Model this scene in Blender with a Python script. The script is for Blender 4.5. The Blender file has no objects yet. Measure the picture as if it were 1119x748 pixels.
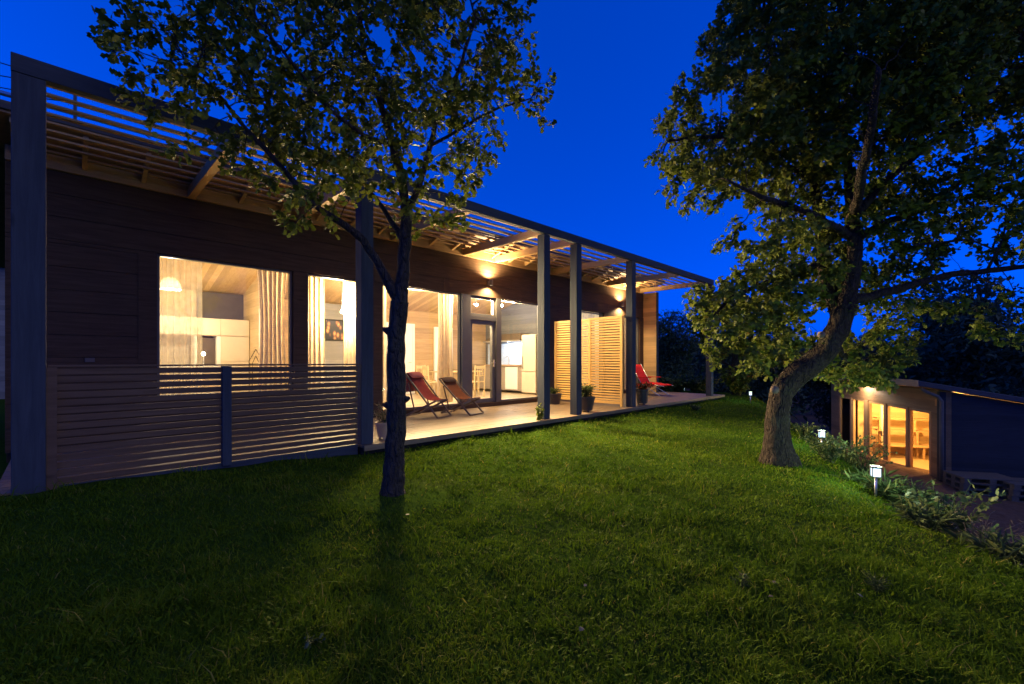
import bpy, math, random
import numpy as np
from mathutils import Vector, Matrix, noise as mnoise

R = math.radians
S = bpy.context.scene
COL = S.collection
rng = np.random.default_rng(11)
random.seed(5)

# ------------------------------------------------------------------ camera
# house frame: X along the facade, Y into the house, deck top at z = 0
cam_d = bpy.data.cameras.new("camera")
cam_d.sensor_width = 36.0
cam_d.lens = 492.0 / 1119.0 * 36.0
cam_d.shift_y = 20.6 / 1119.0
cam_d.clip_start = 0.05
cam_d.clip_end = 2000
cam = bpy.data.objects.new("camera", cam_d)
COL.objects.link(cam)
cam.location = (0, 0, 1.15)
cam.rotation_euler = (R(90), 0, R(-45))
S.camera = cam

# ------------------------------------------------------------------ world (dusk sky)
W = bpy.data.worlds.new("World")
S.world = W
W.use_nodes = True
wn = W.node_tree.nodes
wl = W.node_tree.links
wn.clear()
w_out = wn.new("ShaderNodeOutputWorld")
w_bg = wn.new("ShaderNodeBackground")
w_sky = wn.new("ShaderNodeTexSky")
w_sky.sky_type = 'NISHITA'
w_sky.sun_disc = False
w_sky.sun_elevation = R(3.0)
w_sky.sun_rotation = R(-50)
w_mul = wn.new("ShaderNodeMix")
w_mul.data_type = 'RGBA'
w_mul.blend_type = 'MULTIPLY'
w_mul.inputs[0].default_value = 1.0
w_bw = wn.new("ShaderNodeRGBToBW")
w_mul.inputs[7].default_value = (0.0, 0.117, 1.20, 1)
wl.new(w_sky.outputs[0], w_bw.inputs[0])
w_pow = wn.new("ShaderNodeMath")
w_pow.operation = 'POWER'
w_pow.inputs[1].default_value = 0.6
wl.new(w_bw.outputs[0], w_pow.inputs[0])
wl.new(w_pow.outputs[0], w_mul.inputs[6])
wl.new(w_mul.outputs[2], w_bg.inputs[0])
w_bg.inputs[1].default_value = 0.15
SKY = w_bg
wl.new(w_bg.outputs[0], w_out.inputs[0])

# added shadow fill: a very weak, very soft sun from behind the photographer
sun_d = bpy.data.lights.new("fill_sun", 'SUN')
sun_d.energy = 0.11
sun_d.color = (1.0, 0.92, 0.60)
sun_d.angle = R(50)
sun = bpy.data.objects.new("fill_sun", sun_d)
COL.objects.link(sun)
sun.rotation_euler = Vector((-0.15, 1.0, -0.7)).to_track_quat('-Z', 'Y').to_euler()

S.view_settings.view_transform = 'Standard'
S.view_settings.look = 'None'
S.view_settings.exposure = 2.0
S.view_settings.gamma = 1.0
S.view_settings.use_curve_mapping = False
S.render.engine = 'CYCLES'
cy = S.cycles
cy.use_denoising = True
try:
    cy.denoiser = 'OPENIMAGEDENOISE'
except Exception:
    pass
cy.max_bounces = 8
cy.diffuse_bounces = 4
cy.glossy_bounces = 3
cy.transmission_bounces = 5
cy.transparent_max_bounces = 16
cy.sample_clamp_indirect = 4.0
cy.use_light_tree = True

# ------------------------------------------------------------------ node helpers
def mat(name):
    m = bpy.data.materials.new(name)
    m.use_nodes = True
    nt = m.node_tree
    nt.nodes.clear()
    out = nt.nodes.new("ShaderNodeOutputMaterial")
    return m, nt, out

class N:
    """small node-graph writer"""
    def __init__(s, nt):
        s.nt = nt
    def n(s, kind, **kw):
        x = s.nt.nodes.new(kind)
        for k, v in kw.items():
            setattr(x, k, v)
        return x
    def l(s, a, b):
        s.nt.links.new(a, b)
    def obj(s):
        return s.n("ShaderNodeTexCoord").outputs["Object"]
    def mapping(s, vec, scale):
        m = s.n("ShaderNodeMapping")
        s.l(vec, m.inputs[0])
        m.inputs["Scale"].default_value = scale
        return m.outputs[0]
    def noise(s, vec, scale, detail=4, rough=0.55, dist=0.0):
        t = s.n("ShaderNodeTexNoise")
        s.l(vec, t.inputs["Vector"])
        t.inputs["Scale"].default_value = scale
        t.inputs["Detail"].default_value = detail
        t.inputs["Roughness"].default_value = rough
        t.inputs["Distortion"].default_value = dist
        return t.outputs["Fac"]
    def ramp(s, fac, stops):
        r = s.n("ShaderNodeValToRGB")
        e = r.color_ramp.elements
        while len(e) < len(stops):
            e.new(0.5)
        for k, (p, c) in enumerate(stops):
            e[k].position = p
            e[k].color = (c[0], c[1], c[2], 1)
        s.l(fac, r.inputs[0])
        return r.outputs[0]
    def mix(s, fac, a, b, mode='MIX'):
        m = s.n("ShaderNodeMix", data_type='RGBA', blend_type=mode)
        for v, i in ((fac, 0), (a, 6), (b, 7)):
            if hasattr(v, "links"):
                s.l(v, m.inputs[i])
            else:
                m.inputs[i].default_value = v if i == 0 else (v[0], v[1], v[2], 1)
        return m.outputs[2]
    def math(s, op, a, b=0.0):
        m = s.n("ShaderNodeMath", operation=op)
        for v, i in ((a, 0), (b, 1)):
            if hasattr(v, "links"):
                s.l(v, m.inputs[i])
            else:
                m.inputs[i].default_value = v
        return m.outputs[0]
    def bump(s, h, strength=0.4, dist=0.01):
        b = s.n("ShaderNodeBump")
        s.l(h, b.inputs["Height"])
        b.inputs["Strength"].default_value = strength
        b.inputs["Distance"].default_value = dist
        return b.outputs[0]
    def bsdf(s, col, rough=0.6, spec=0.4, normal=None, metal=0.0):
        p = s.n("ShaderNodeBsdfPrincipled")
        if hasattr(col, "links"):
            s.l(col, p.inputs["Base Color"])
        else:
            p.inputs["Base Color"].default_value = (col[0], col[1], col[2], 1)
        if hasattr(rough, "links"):
            s.l(rough, p.inputs["Roughness"])
        else:
            p.inputs["Roughness"].default_value = rough
        p.inputs["Specular IOR Level"].default_value = spec
        p.inputs["Metallic"].default_value = metal
        if normal is not None:
            s.l(normal, p.inputs["Normal"])
        return p

def m_wood(name, c1, c2, grain='x', rough=0.6, scale=1.0, board=None, bump=0.25, knots=True, spec=0.3):
    """wood with grain along an axis; board = (axis, width) adds board tints and joint grooves"""
    m, nt, out = mat(name)
    g = N(nt)
    o = g.obj()
    sc = {'x': (0.6, 9, 9), 'y': (9, 0.6, 9), 'z': (9, 9, 0.6)}[grain]
    v = g.mapping(o, tuple(a * scale for a in sc))
    col_f = g.noise(v, 3.0, 5, 0.65, 0.6)
    fine = g.noise(v, 14.0, 3, 0.6)
    col = g.ramp(col_f, [(0.3, c1), (0.7, c2)])
    big = g.noise(o, 1.3, 3)
    col = g.mix(g.math('MULTIPLY', big, 0.5), col, tuple(a * 0.6 for a in c1))
    h = g.math('MULTIPLY', fine, 0.3)
    if knots:
        vo = g.n("ShaderNodeTexVoronoi", feature='F1')
        kv = {'x': (1.2, 4, 4), 'y': (4, 1.2, 4), 'z': (4, 4, 1.2)}[grain]
        g.l(g.mapping(o, kv), vo.inputs["Vector"])
        vo.inputs["Scale"].default_value = 0.9
        k = g.ramp(vo.outputs["Distance"], [(0.03, (1, 1, 1)), (0.09, (0, 0, 0))])
        col = g.mix(g.math('MULTIPLY', k, 0.55), col, tuple(a * 0.35 for a in c1))
    if board:
        ax, wd = board
        sp = g.n("ShaderNodeSeparateXYZ")
        g.l(o, sp.inputs[0])
        q = g.math('DIVIDE', sp.outputs[{'x': 0, 'y': 1, 'z': 2}[ax]], wd)
        fr = g.math('FRACT', q)
        fl = g.math('FLOOR', q)
        wnz = g.n("ShaderNodeTexWhiteNoise", noise_dimensions='1D')
        g.l(fl, wnz.inputs["W"])
        tint = g.math('MULTIPLY_ADD', wnz.outputs["Value"], 0.4)
        nt.nodes[-1].inputs[2].default_value = 0.78
        col = g.mix(1.0, col, tint, 'MULTIPLY') if False else g.mix(1.0, col, g.ramp(wnz.outputs["Value"], [(0, (0.75, 0.75, 0.75)), (1, (1.12, 1.1, 1.08))]), 'MULTIPLY')
        edge = g.math('ABSOLUTE', g.math('SUBTRACT', fr, 0.5))
        gr = g.ramp(edge, [(0.455, (1, 1, 1)), (0.495, (0, 0, 0))])
        h = g.math('ADD', h, g.math('MULTIPLY', gr, 1.6))
        gap = g.ramp(edge, [(0.485, (0, 0, 0)), (0.5, (1, 1, 1))])
        col = g.mix(g.math('MULTIPLY', gap, 0.6), col, tuple(a * 0.3 for a in c1))
    p = g.bsdf(col, rough, spec, g.bump(h, bump, 0.01))
    g.l(p.outputs[0], out.inputs[0])
    return m

def m_plain(name, c, rough=0.5, var=0.12, scale=6.0, spec=0.4, metal=0.0, bump=0.08, bscale=60):
    m, nt, out = mat(name)
    g = N(nt)
    o = g.obj()
    f = g.noise(o, scale, 4)
    col = g.ramp(f, [(0.25, tuple(a * (1 - var) for a in c)), (0.75, tuple(min(1, a * (1 + var)) for a in c))])
    rr = g.math('MULTIPLY_ADD', g.noise(o, scale * 3, 3), 0.25)
    nt.nodes[-1].inputs[2].default_value = max(0.05, rough - 0.12)
    p = g.bsdf(col, rr, spec, g.bump(g.noise(o, bscale, 3), bump, 0.004), metal)
    g.l(p.outputs[0], out.inputs[0])
    return m

def m_fabric(name, c, trans=0.0, through=0.0, weave=220.0):
    m, nt, out = mat(name)
    g = N(nt)
    o = g.obj()
    f = g.noise(o, 9.0, 4)
    col = g.ramp(f, [(0.3, tuple(a * 0.85 for a in c)), (0.7, tuple(min(1, a * 1.1) for a in c))])
    nb = g.bump(g.noise(o, weave, 2), 0.2, 0.002)
    d = g.n("ShaderNodeBsdfDiffuse")
    g.l(col, d.inputs[0]); g.l(nb, d.inputs["Normal"])
    sh = d.outputs[0]
    if trans > 0:
        t = g.n("ShaderNodeBsdfTranslucent")
        g.l(col, t.inputs[0])
        mx = g.n("ShaderNodeMixShader"); mx.inputs[0].default_value = trans
        g.l(sh, mx.inputs[1]); g.l(t.outputs[0], mx.inputs[2]); sh = mx.outputs[0]
    if through > 0:
        t = g.n("ShaderNodeBsdfTransparent")
        mx = g.n("ShaderNodeMixShader"); mx.inputs[0].default_value = through
        g.l(sh, mx.inputs[1]); g.l(t.outputs[0], mx.inputs[2]); sh = mx.outputs[0]
    g.l(sh, out.inputs[0])
    return m

def m_glass(name, tint=(0.97, 0.98, 0.97)):
    m, nt, out = mat(name)
    g = N(nt)
    t = g.n("ShaderNodeBsdfTransparent"); t.inputs[0].default_value = (*tint, 1)
    s = g.n("ShaderNodeBsdfGlossy"); s.inputs["Roughness"].default_value = 0.01
    fr = g.n("ShaderNodeFresnel"); fr.inputs[0].default_value = 1.45
    mx = g.n("ShaderNodeMixShader")
    ge = g.n("ShaderNodeNewGeometry")
    g.l(g.math('MULTIPLY', fr.outputs[0], g.math('SUBTRACT', 1.0, ge.outputs["Backfacing"])), mx.inputs[0]); g.l(t.outputs[0], mx.inputs[1]); g.l(s.outputs[0], mx.inputs[2])
    g.l(mx.outputs[0], out.inputs[0])
    return m

def m_emit(name, c, s):
    m, nt, out = mat(name)
    g = N(nt)
    e = g.n("ShaderNodeEmission"); e.inputs[0].default_value = (*c, 1); e.inputs[1].default_value = s
    g.l(e.outputs[0], out.inputs[0])
    return m

def m_leaf(name, stops, trans=0.3, rough=0.6, spec=0.15):
    """leaf colour picked per leaf from a ramp"""
    m, nt, out = mat(name)
    g = N(nt)
    a = g.n("ShaderNodeAttribute", attribute_name="hue")
    col = g.ramp(a.outputs["Fac"], stops)
    p = g.bsdf(col, rough, spec)
    t = g.n("ShaderNodeBsdfTranslucent")
    g.l(col, t.inputs[0])
    mx = g.n("ShaderNodeMixShader"); mx.inputs[0].default_value = trans
    g.l(p.outputs[0], mx.inputs[1]); g.l(t.outputs[0], mx.inputs[2])
    g.l(mx.outputs[0], out.inputs[0])
    return m

def m_bark(name, c1, c2, scale=1.0):
    m, nt, out = mat(name)
    g = N(nt)
    o = g.obj()
    v = g.mapping(o, (14 * scale, 14 * scale, 4.5 * scale))
    vo = g.n("ShaderNodeTexVoronoi", feature='DISTANCE_TO_EDGE')
    nz = g.n("ShaderNodeTexNoise"); nz.inputs["Scale"].default_value = 2.0; nz.inputs["Detail"].default_value = 5
    g.l(v, nz.inputs["Vector"])
    vv = g.n("ShaderNodeVectorMath", operation='ADD'); g.l(v, vv.inputs[0]); g.l(nz.outputs["Color"], vv.inputs[1])
    g.l(vv.outputs[0], vo.inputs["Vector"]); vo.inputs["Scale"].default_value = 1.3
    ridge = g.ramp(vo.outputs["Distance"], [(0.0, (0, 0, 0)), (0.28, (1, 1, 1))])
    f = g.noise(o, 22.0 * scale, 6, 0.7)
    h = g.math('ADD', ridge, g.math('MULTIPLY', f, 0.7))
    col = g.ramp(f, [(0.3, c1), (0.72, c2)])
    moss = g.ramp(g.noise(o, 3.0, 4), [(0.52, (0, 0, 0)), (0.68, (1, 1, 1))])
    col = g.mix(g.math('MULTIPLY', moss, 0.35), col, (0.10, 0.11, 0.06))
    p = g.bsdf(col, 0.9, 0.2, g.bump(h, 1.0, 0.035))
    g.l(p.outputs[0], out.inputs[0])
    return m

M = {}
M['facade'] = m_wood('facade_stain', (0.060, 0.035, 0.021), (0.115, 0.070, 0.043), 'x', 0.6, bump=0.35, spec=0.12)
M['taupe'] = m_wood('taupe_painted_wood', (0.042, 0.050, 0.066), (0.070, 0.080, 0.10), 'z', 0.75, bump=0.2, spec=0.08)
M['taupe_x'] = m_wood('taupe_painted_beam', (0.042, 0.050, 0.066), (0.070, 0.080, 0.10), 'x', 0.75, bump=0.2, spec=0.08)
M['slat'] = m_wood('slat_stain', (0.30, 0.175, 0.075), (0.42, 0.265, 0.125), 'x', 0.6)
M['rail'] = m_wood('railing_wood', (0.10, 0.054, 0.029), (0.17, 0.10, 0.058), 'x', 0.65)
M['pine_y'] = m_wood('pine_rafter', (0.46, 0.28, 0.12), (0.62, 0.42, 0.20), 'y', 0.6)
M['pine_x'] = m_wood('pine_board', (0.46, 0.27, 0.12), (0.62, 0.40, 0.20), 'x', 0.6, board=('z', 0.125))
M['pine_screen'] = m_wood('pine_slat', (0.62, 0.345, 0.085), (0.76, 0.48, 0.15), 'y', 0.5)
M['soffit'] = m_wood('soffit_boards', (0.34, 0.20, 0.10), (0.48, 0.30, 0.16), 'x', 0.6, board=('y', 0.12))
M['deck'] = m_wood('deck_boards', (0.16, 0.107, 0.060), (0.265, 0.187, 0.108), 'x', 0.55, bump=0.3)
M['dark'] = m_plain('dark_underlay', (0.02, 0.018, 0.016), 0.9)
M['log_in'] = m_wood('interior_log', (0.40, 0.25, 0.11), (0.54, 0.37, 0.18), 'x', 0.55, board=('z', 0.17))
M['log_iny'] = m_wood('interior_log_side', (0.50, 0.36, 0.20), (0.64, 0.49, 0.30), 'y', 0.55, board=('z', 0.17))
M['log_grey'] = m_wood('grey_log', (0.12, 0.125, 0.135), (0.175, 0.18, 0.19), 'y', 0.55, board=('z', 0.17))
M['log_greyx'] = m_wood('grey_log_back', (0.26, 0.245, 0.225), (0.34, 0.32, 0.29), 'x', 0.55, board=('z', 0.17))
M['ceil'] = m_wood('ceiling_boards', (0.55, 0.37, 0.19), (0.70, 0.52, 0.29), 'y', 0.5, board=('x', 0.12))
M['pine_v'] = m_wood('vertical_pine', (0.56, 0.40, 0.22), (0.70, 0.54, 0.33), 'z', 0.55, board=('x', 0.12))
M['floor'] = m_wood('interior_floor', (0.55, 0.42, 0.27), (0.66, 0.53, 0.36), 'x', 0.3, board=('y', 0.18))
M['white'] = m_plain('white_paint', (0.78, 0.76, 0.71), 0.4, 0.03)
M['cream'] = m_plain('cream_front', (0.66, 0.57, 0.42), 0.4, 0.04)
M['panel'] = m_plain('slate_panel', (0.10, 0.085, 0.075), 0.5, 0.1)
M['grey_frame'] = m_plain('grey_window_frame', (0.10, 0.095, 0.09), 0.4, 0.08)
M['steel'] = m_plain('brushed_steel', (0.5, 0.49, 0.47), 0.3, 0.05, metal=0.9)
M['steel_dk'] = m_plain('dark_steel', (0.14, 0.11, 0.085), 0.35, 0.1, metal=0.6)
M['glass'] = m_glass('window_glass')
M['glass_dk'] = m_glass('tinted_glass', (0.5, 0.52, 0.55))
M['curtain'] = m_fabric('curtain_cloth', (0.80, 0.68, 0.48), 0.55)
M['sheer'] = m_fabric('sheer_cloth', (0.82, 0.73, 0.56), 0.5, 0.5)
M['counter'] = m_wood('oak_counter', (0.36, 0.24, 0.14), (0.48, 0.33, 0.2), 'y', 0.4)
M['splash'] = m_plain('blue_tiles', (0.45, 0.56, 0.72), 0.2, 0.25, 30)
M['chairwood'] = m_wood('birch', (0.62, 0.45, 0.22), (0.74, 0.57, 0.32), 'z', 0.5)
M['red'] = m_fabric('red_sling', (0.62, 0.035, 0.035), 0.15)
M['redfaded'] = m_fabric('faded_red_sling', (0.24, 0.05, 0.042), 0.15)
M['pink'] = m_fabric('pale_red_cushion', (0.36, 0.12, 0.10), 0.1)
M['rust'] = m_fabric('rust_sling', (0.19, 0.075, 0.038), 0.15)
M['pillow_dk'] = m_fabric('dark_pillow_cloth', (0.09, 0.06, 0.045))
M['chairframe'] = m_wood('grey_brown_chair_wood', (0.13, 0.095, 0.07), (0.2, 0.15, 0.11), 'y', 0.5)
M['alu'] = m_plain('aluminium_tube', (0.55, 0.55, 0.56), 0.35, 0.05, metal=0.8)
M['pot_dk'] = m_plain('dark_plastic_pot', (0.045, 0.04, 0.04), 0.45, 0.15)
M['pot_beige'] = m_plain('beige_clay_pot', (0.36, 0.27, 0.17), 0.7, 0.12)
M['soil'] = m_plain('potting_soil', (0.03, 0.022, 0.016), 0.95, 0.3, 40)
M['roof'] = m_plain('roof_sheet', (0.045, 0.045, 0.05), 0.5, 0.1)
M['bark_dark'] = m_bark('oak_bark', (0.035, 0.027, 0.021), (0.09, 0.07, 0.054))
M['bark_old'] = m_bark('old_oak_bark', (0.016, 0.012, 0.009), (0.068, 0.050, 0.037))
M['leaf'] = m_leaf('oak_leaf', [(0.0, (0.062, 0.085, 0.010)), (0.5, (0.130, 0.165, 0.020)), (0.86, (0.19, 0.195, 0.024)), (0.93, (0.20, 0.14, 0.022)), (1.0, (0.22, 0.085, 0.022))])
M['leaf_dk'] = m_leaf('oak_leaf_dark', [(0.0, (0.068, 0.095, 0.014)), (0.5, (0.130, 0.170, 0.024)), (0.9, (0.19, 0.20, 0.028)), (0.965, (0.17, 0.13, 0.025)), (1.0, (0.28, 0.12, 0.02))])
M['leaf_far'] = m_leaf('far_leaf', [(0.0, (0.04, 0.06, 0.032)), (1.0, (0.08, 0.11, 0.055))], 0.2, 0.7)
M['weed'] = m_leaf('weed_leaf', [(0.0, (0.045, 0.075, 0.022)), (0.7, (0.10, 0.13, 0.04)), (1.0, (0.19, 0.18, 0.07))])
M['dry'] = m_leaf('dry_weed', [(0.0, (0.16, 0.12, 0.08)), (1.0, (0.30, 0.24, 0.17))], 0.15)
M['fallen'] = m_leaf('fallen_leaf', [(0.0, (0.10, 0.085, 0.05)), (1.0, (0.20, 0.17, 0.11))], 0.15)
M['flower'] = m_leaf('red_flower', [(0.0, (0.05, 0.08, 0.02)), (0.45, (0.09, 0.10, 0.03)), (0.5, (0.5, 0.05, 0.03)), (1.0, (0.65, 0.16, 0.05))])
M['grass'] = m_leaf('grass_blade', [(0.0, (0.036, 0.080, 0.004)), (0.55, (0.082, 0.140, 0.006)), (0.88, (0.14, 0.175, 0.012)), (1.0, (0.20, 0.18, 0.035))], 0.3, 0.7, 0.05)

# ------------------------------------------------------------------ mesh helpers
class MB:
    def __init__(s):
        s.v = []; s.f = []
    def add(s, vs, fs):
        k = len(s.v)
        s.v.extend([tuple(map(float, p)) for p in vs])
        s.f.extend([tuple(i + k for i in f) for f in fs])
    def box(s, x0, x1, y0, y1, z0, z1):
        s.add([(x0, y0, z0), (x1, y0, z0), (x1, y1, z0), (x0, y1, z0), (x0, y0, z1), (x1, y0, z1), (x1, y1, z1), (x0, y1, z1)],
              [(0, 3, 2, 1), (4, 5, 6, 7), (0, 1, 5, 4), (1, 2, 6, 5), (2, 3, 7, 6), (3, 0, 4, 7)])
        return s
    def hexa(s, p):
        s.add(p, [(0, 3, 2, 1), (4, 5, 6, 7), (0, 1, 5, 4), (1, 2, 6, 5), (2, 3, 7, 6), (3, 0, 4, 7)])
        return s
    def bar(s, a, b, w, h, up=(0, 0, 1)):
        a = Vector(a); b = Vector(b); d = (b - a).normalized()
        sd = d.cross(Vector(up))
        if sd.length < 1e-4: sd = d.cross(Vector((1, 0, 0)))
        sd.normalize(); u = sd.cross(d)
        q = []
        for p in (a, b):
            for i, j in ((-1, -1), (1, -1), (1, 1), (-1, 1)):
                q.append(p + sd * (i * w / 2) + u * (j * h / 2))
        s.add(q, [(0, 1, 2, 3), (7, 6, 5, 4), (0, 4, 5, 1), (1, 5, 6, 2), (2, 6, 7, 3), (3, 7, 4, 0)])
        return s
    def tube(s, pts, rad, n=8, cap=True, wob=None):
        pts = [Vector(p) for p in pts]
        if not hasattr(rad, '__len__'): rad = [rad] * len(pts)
        k0 = len(s.v)
        t = (pts[1] - pts[0]).normalized()
        ref = Vector((0, 0, 1)) if abs(t.z) < 0.9 else Vector((1, 0, 0))
        u = t.cross(ref).normalized()
        for i, p in enumerate(pts):
            if i == 0: d = pts[1] - pts[0]
            elif i == len(pts) - 1: d = pts[-1] - pts[-2]
            else: d = pts[i + 1] - pts[i - 1]
            d.normalize()
            u = (u - d * u.dot(d))
            if u.length < 1e-6: u = d.orthogonal()
            u.normalize(); w = d.cross(u)
            for j in range(n):
                a = 2 * math.pi * j / n
                r = rad[i]
                q = p + (u * math.cos(a) + w * math.sin(a)) * r
                if wob: q = p + (q - p) * (1 + wob(q))
                s.v.append(tuple(q))
        for i in range(len(pts) - 1):
            for j in range(n):
                a = k0 + i * n + j; b = k0 + i * n + (j + 1) % n
                s.f.append((a, b, b + n, a + n))
        if cap:
            s.f.append(tuple(k0 + j for j in reversed(range(n))))
            s.f.append(tuple(k0 + (len(pts) - 1) * n + j for j in range(n)))
        return s
    def lathe(s, prof, c=(0, 0, 0), n=24):
        k0 = len(s.v)
        for r, z in prof:
            for j in range(n):
                a = 2 * math.pi * j / n
                s.v.append((c[0] + r * math.cos(a), c[1] + r * math.sin(a), c[2] + z))
        for i in range(len(prof) - 1):
            for j in range(n):
                a = k0 + i * n + j; b = k0 + i * n + (j + 1) % n
                s.f.append((a, b, b + n, a + n))
        return s
    def sheet(s, grid, closed=False):
        """grid[i][j] of points"""
        k0 = len(s.v); a = len(grid); b = len(grid[0])
        for row in grid: s.v.extend([tuple(map(float, p)) for p in row])
        for i in range(a - 1):
            for j in range(b - 1):
                p = k0 + i * b + j
                s.f.append((p, p + 1, p + b + 1, p + b))
        return s

def origin(parent):
    o = Vector((0, 0, 0))
    while parent is not None:
        o += parent.location; parent = parent.parent
    return o

def link(name, me, mt, parent=None, label=None):
    o = bpy.data.objects.new(name, me)
    COL.objects.link(o)
    if mt is not None: me.materials.append(mt)
    if parent is not None: o.parent = parent
    if label: o['label'] = label
    return o

def obj(name, mb, mt, parent=None, local=False, smooth=False, bevel=0.0, label=None):
    v = mb.v
    if parent is not None and not local:
        q = origin(parent)
        v = [(a - q.x, b - q.y, c - q.z) for a, b, c in v]
    me = bpy.data.meshes.new(name)
    me.from_pydata(v, [], mb.f)
    me.validate(); me.update()
    if smooth: me.polygons.foreach_set('use_smooth', [True] * len(me.polygons))
    o = link(name, me, mt, parent, label)
    if bevel > 0:
        b = o.modifiers.new('soft_edges', 'BEVEL'); b.width = bevel; b.segments = 2; b.limit_method = 'ANGLE'
    return o

def np_mesh(name, V, F, mt, parent=None, hue=None, offset=None, smooth=False):
    """V (n,3), F (m,4) or list of arrays with the same corner count"""
    if offset is not None: V = V - np.array(offset)[None, :]
    me = bpy.data.meshes.new(name)
    n, m, c = len(V), len(F), F.shape[1]
    me.vertices.add(n); me.vertices.foreach_set('co', V.astype(np.float32).ravel())
    me.loops.add(m * c); me.loops.foreach_set('vertex_index', F.astype(np.int32).ravel())
    me.polygons.add(m)
    me.polygons.foreach_set('loop_start', np.arange(0, m * c, c, dtype=np.int32))
    me.polygons.foreach_set('loop_total', np.full(m, c, dtype=np.int32))
    if smooth: me.polygons.foreach_set('use_smooth', np.ones(m, dtype=bool))
    me.update(calc_edges=True)
    if hue is not None:
        a = me.attributes.new('hue', 'FLOAT', 'POINT'); a.data.foreach_set('value', hue.astype(np.float32))
    return link(name, me, mt, parent)

def tag(o, label=None, cat=None, group=None, kind=None):
    if label: o['label'] = label
    if cat: o['category'] = cat
    if group: o['group'] = group
    if kind: o['kind'] = kind
    return o

def thing(name, label, cat, loc=(0, 0, 0), rotz=0.0, group=None):
    o = bpy.data.objects.new(name, None)
    COL.objects.link(o)
    o.empty_display_size = 0.2
    o.location = loc; o.rotation_euler = (0, 0, rotz)
    return tag(o, label, cat, group)

def lamp(name, loc, power, color, size=0.05, kind='POINT', parent=None, rot=None, spot=None, blend=0.5):
    d = bpy.data.lights.new(name, kind)
    d.energy = power; d.color = color
    d.shadow_soft_size = size
    if kind == 'SPOT':
        d.spot_size = spot; d.spot_blend = blend
    o = bpy.data.objects.new(name, d)
    COL.objects.link(o)
    if parent is not None:
        q = origin(parent); o.parent = parent
        o.location = (loc[0] - q.x, loc[1] - q.y, loc[2] - q.z)
    else: o.location = loc
    if rot: o.rotation_euler = rot
    return o

def copy_tree(o, parent=None):
    c = o.copy(); COL.objects.link(c); c.parent = parent
    for ch in list(o.children): copy_tree(ch, c)
    return c

# ------------------------------------------------------------------ terrain
CX = np.array([-80, -10, 3, 4.9, 5.9, 8.2, 12, 16.5, 25, 60, 400.0])
CYY = np.array([-50, -8, -1.8, -0.45, 0.35, 1.2, 2.9, 4.6, 8.0, 20, 140.0])

def fbm(x, y, s):
    """cheap smooth numpy noise"""
    r = 0
    for k, (a, b, p, w) in enumerate(((1.0, 0.3, 0.4, 1), (-0.6, 1.1, 2.1, .8), (1.7, -1.3, 4.0, .5), (2.3, 1.9, 1.1, .4), (-3.1, 2.7, 5.0, .25))):
        r = r + w * np.sin((a * x + b * y) * s + p + 1.3 * np.sin((b * x - a * y) * s * 0.7 + p * 2))
    return r / 2.0

def ground_z(x, y):
    x = np.asarray(x, float); y = np.asarray(y, float)
    z = -0.13 - 0.024 * np.clip(5.75 - y, 0, 12) 
    z = z + 0.115 * np.clip((2.9 - x) / 2.2, 0, 1) * np.clip((y - 3.2) / 2.3, 0, 1)
    z = z + 0.022 * fbm(x, y, 2.1) + 0.010 * fbm(x + 9, y - 4, 6.0)
    s = (np.interp(x, CX, CYY) - y) * 0.86
    sp = np.log1p(np.exp(np.clip(s * 5, -40, 40))) / 5
    z = z - 2.1 * (1 - np.exp(-sp / 1.55))
    # beyond the end of the terrace the ground drops away into the wooded valley
    far = np.clip(x - 19, 0, None)
    z = z - 3.5 * (1 - np.exp(-far / 14.0)) * (x > 19)
    # rise of the distant wooded hill
    d = np.hypot(x, y)
    z = z + np.clip(d - 70, 0, 120) * 0.075 * (x + y > 0)
    z = np.where((y > 5.9) & (x > -2) & (x < 16), np.minimum(z, -0.2), z)
    return z

def axis(lo, hi, c, fine):
    t = np.linspace(-1, 1, 260)
    a = np.sign(t) * (np.abs(t) ** 3.0)
    v = np.where(a < 0, c + a * (c - lo), c + a * (hi - c))
    g = np.arange(c - 9, c + 18, fine)
    v = np.unique(np.round(np.concatenate([v[(v < c - 9)], g, v[v > c + 18]]), 4))
    return v

gx = axis(-300, 600, 3.0, 0.11); gy = axis(-300, 600, 1.0, 0.11)
GX, GY = np.meshgrid(gx, gy, indexing='ij')
GZ = ground_z(GX, GY)
V = np.stack([GX.ravel(), GY.ravel(), GZ.ravel()], 1)
nx, ny = GX.shape
ii, jj = np.meshgrid(np.arange(nx - 1), np.arange(ny - 1), indexing='ij')
b0 = (ii * ny + jj).ravel()
F = np.stack([b0, b0 + ny, b0 + ny + 1, b0 + 1], 1)
m, nt, out = mat('ground_earth_and_turf'); g = N(nt); o_ = g.obj()
f1 = g.noise(o_, 1.1, 5); f2 = g.noise(o_, 9.0, 5, 0.7); f3 = g.noise(o_, 0.35, 3)
turf = g.ramp(f2, [(0.3, (0.022, 0.046, 0.007)), (0.7, (0.045, 0.085, 0.010))])
turf = g.mix(g.ramp(f1, [(0.52, (0, 0, 0)), (0.72, (1, 1, 1))]), turf, (0.040, 0.060, 0.012))
sp = g.n("ShaderNodeSeparateXYZ"); g.l(o_, sp.inputs[0])
low = g.ramp(g.math('ADD', g.math('MULTIPLY', sp.outputs[2], -0.5), g.math('MULTIPLY', f1, 0.25)), [(0.98, (0, 0, 0)), (1.14, (1, 1, 1))])
earth = g.ramp(f2, [(0.25, (0.075, 0.045, 0.030)), (0.75, (0.15, 0.095, 0.068))])
col = g.mix(low, turf, earth)
p = g.bsdf(col, 1.0, 0.0, g.bump(g.noise(o_, 40.0, 4), 0.6, 0.02)); g.l(p.outputs[0], out.inputs[0])
tag(np_mesh('ground', V, F, m, smooth=True), kind='structure')

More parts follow.
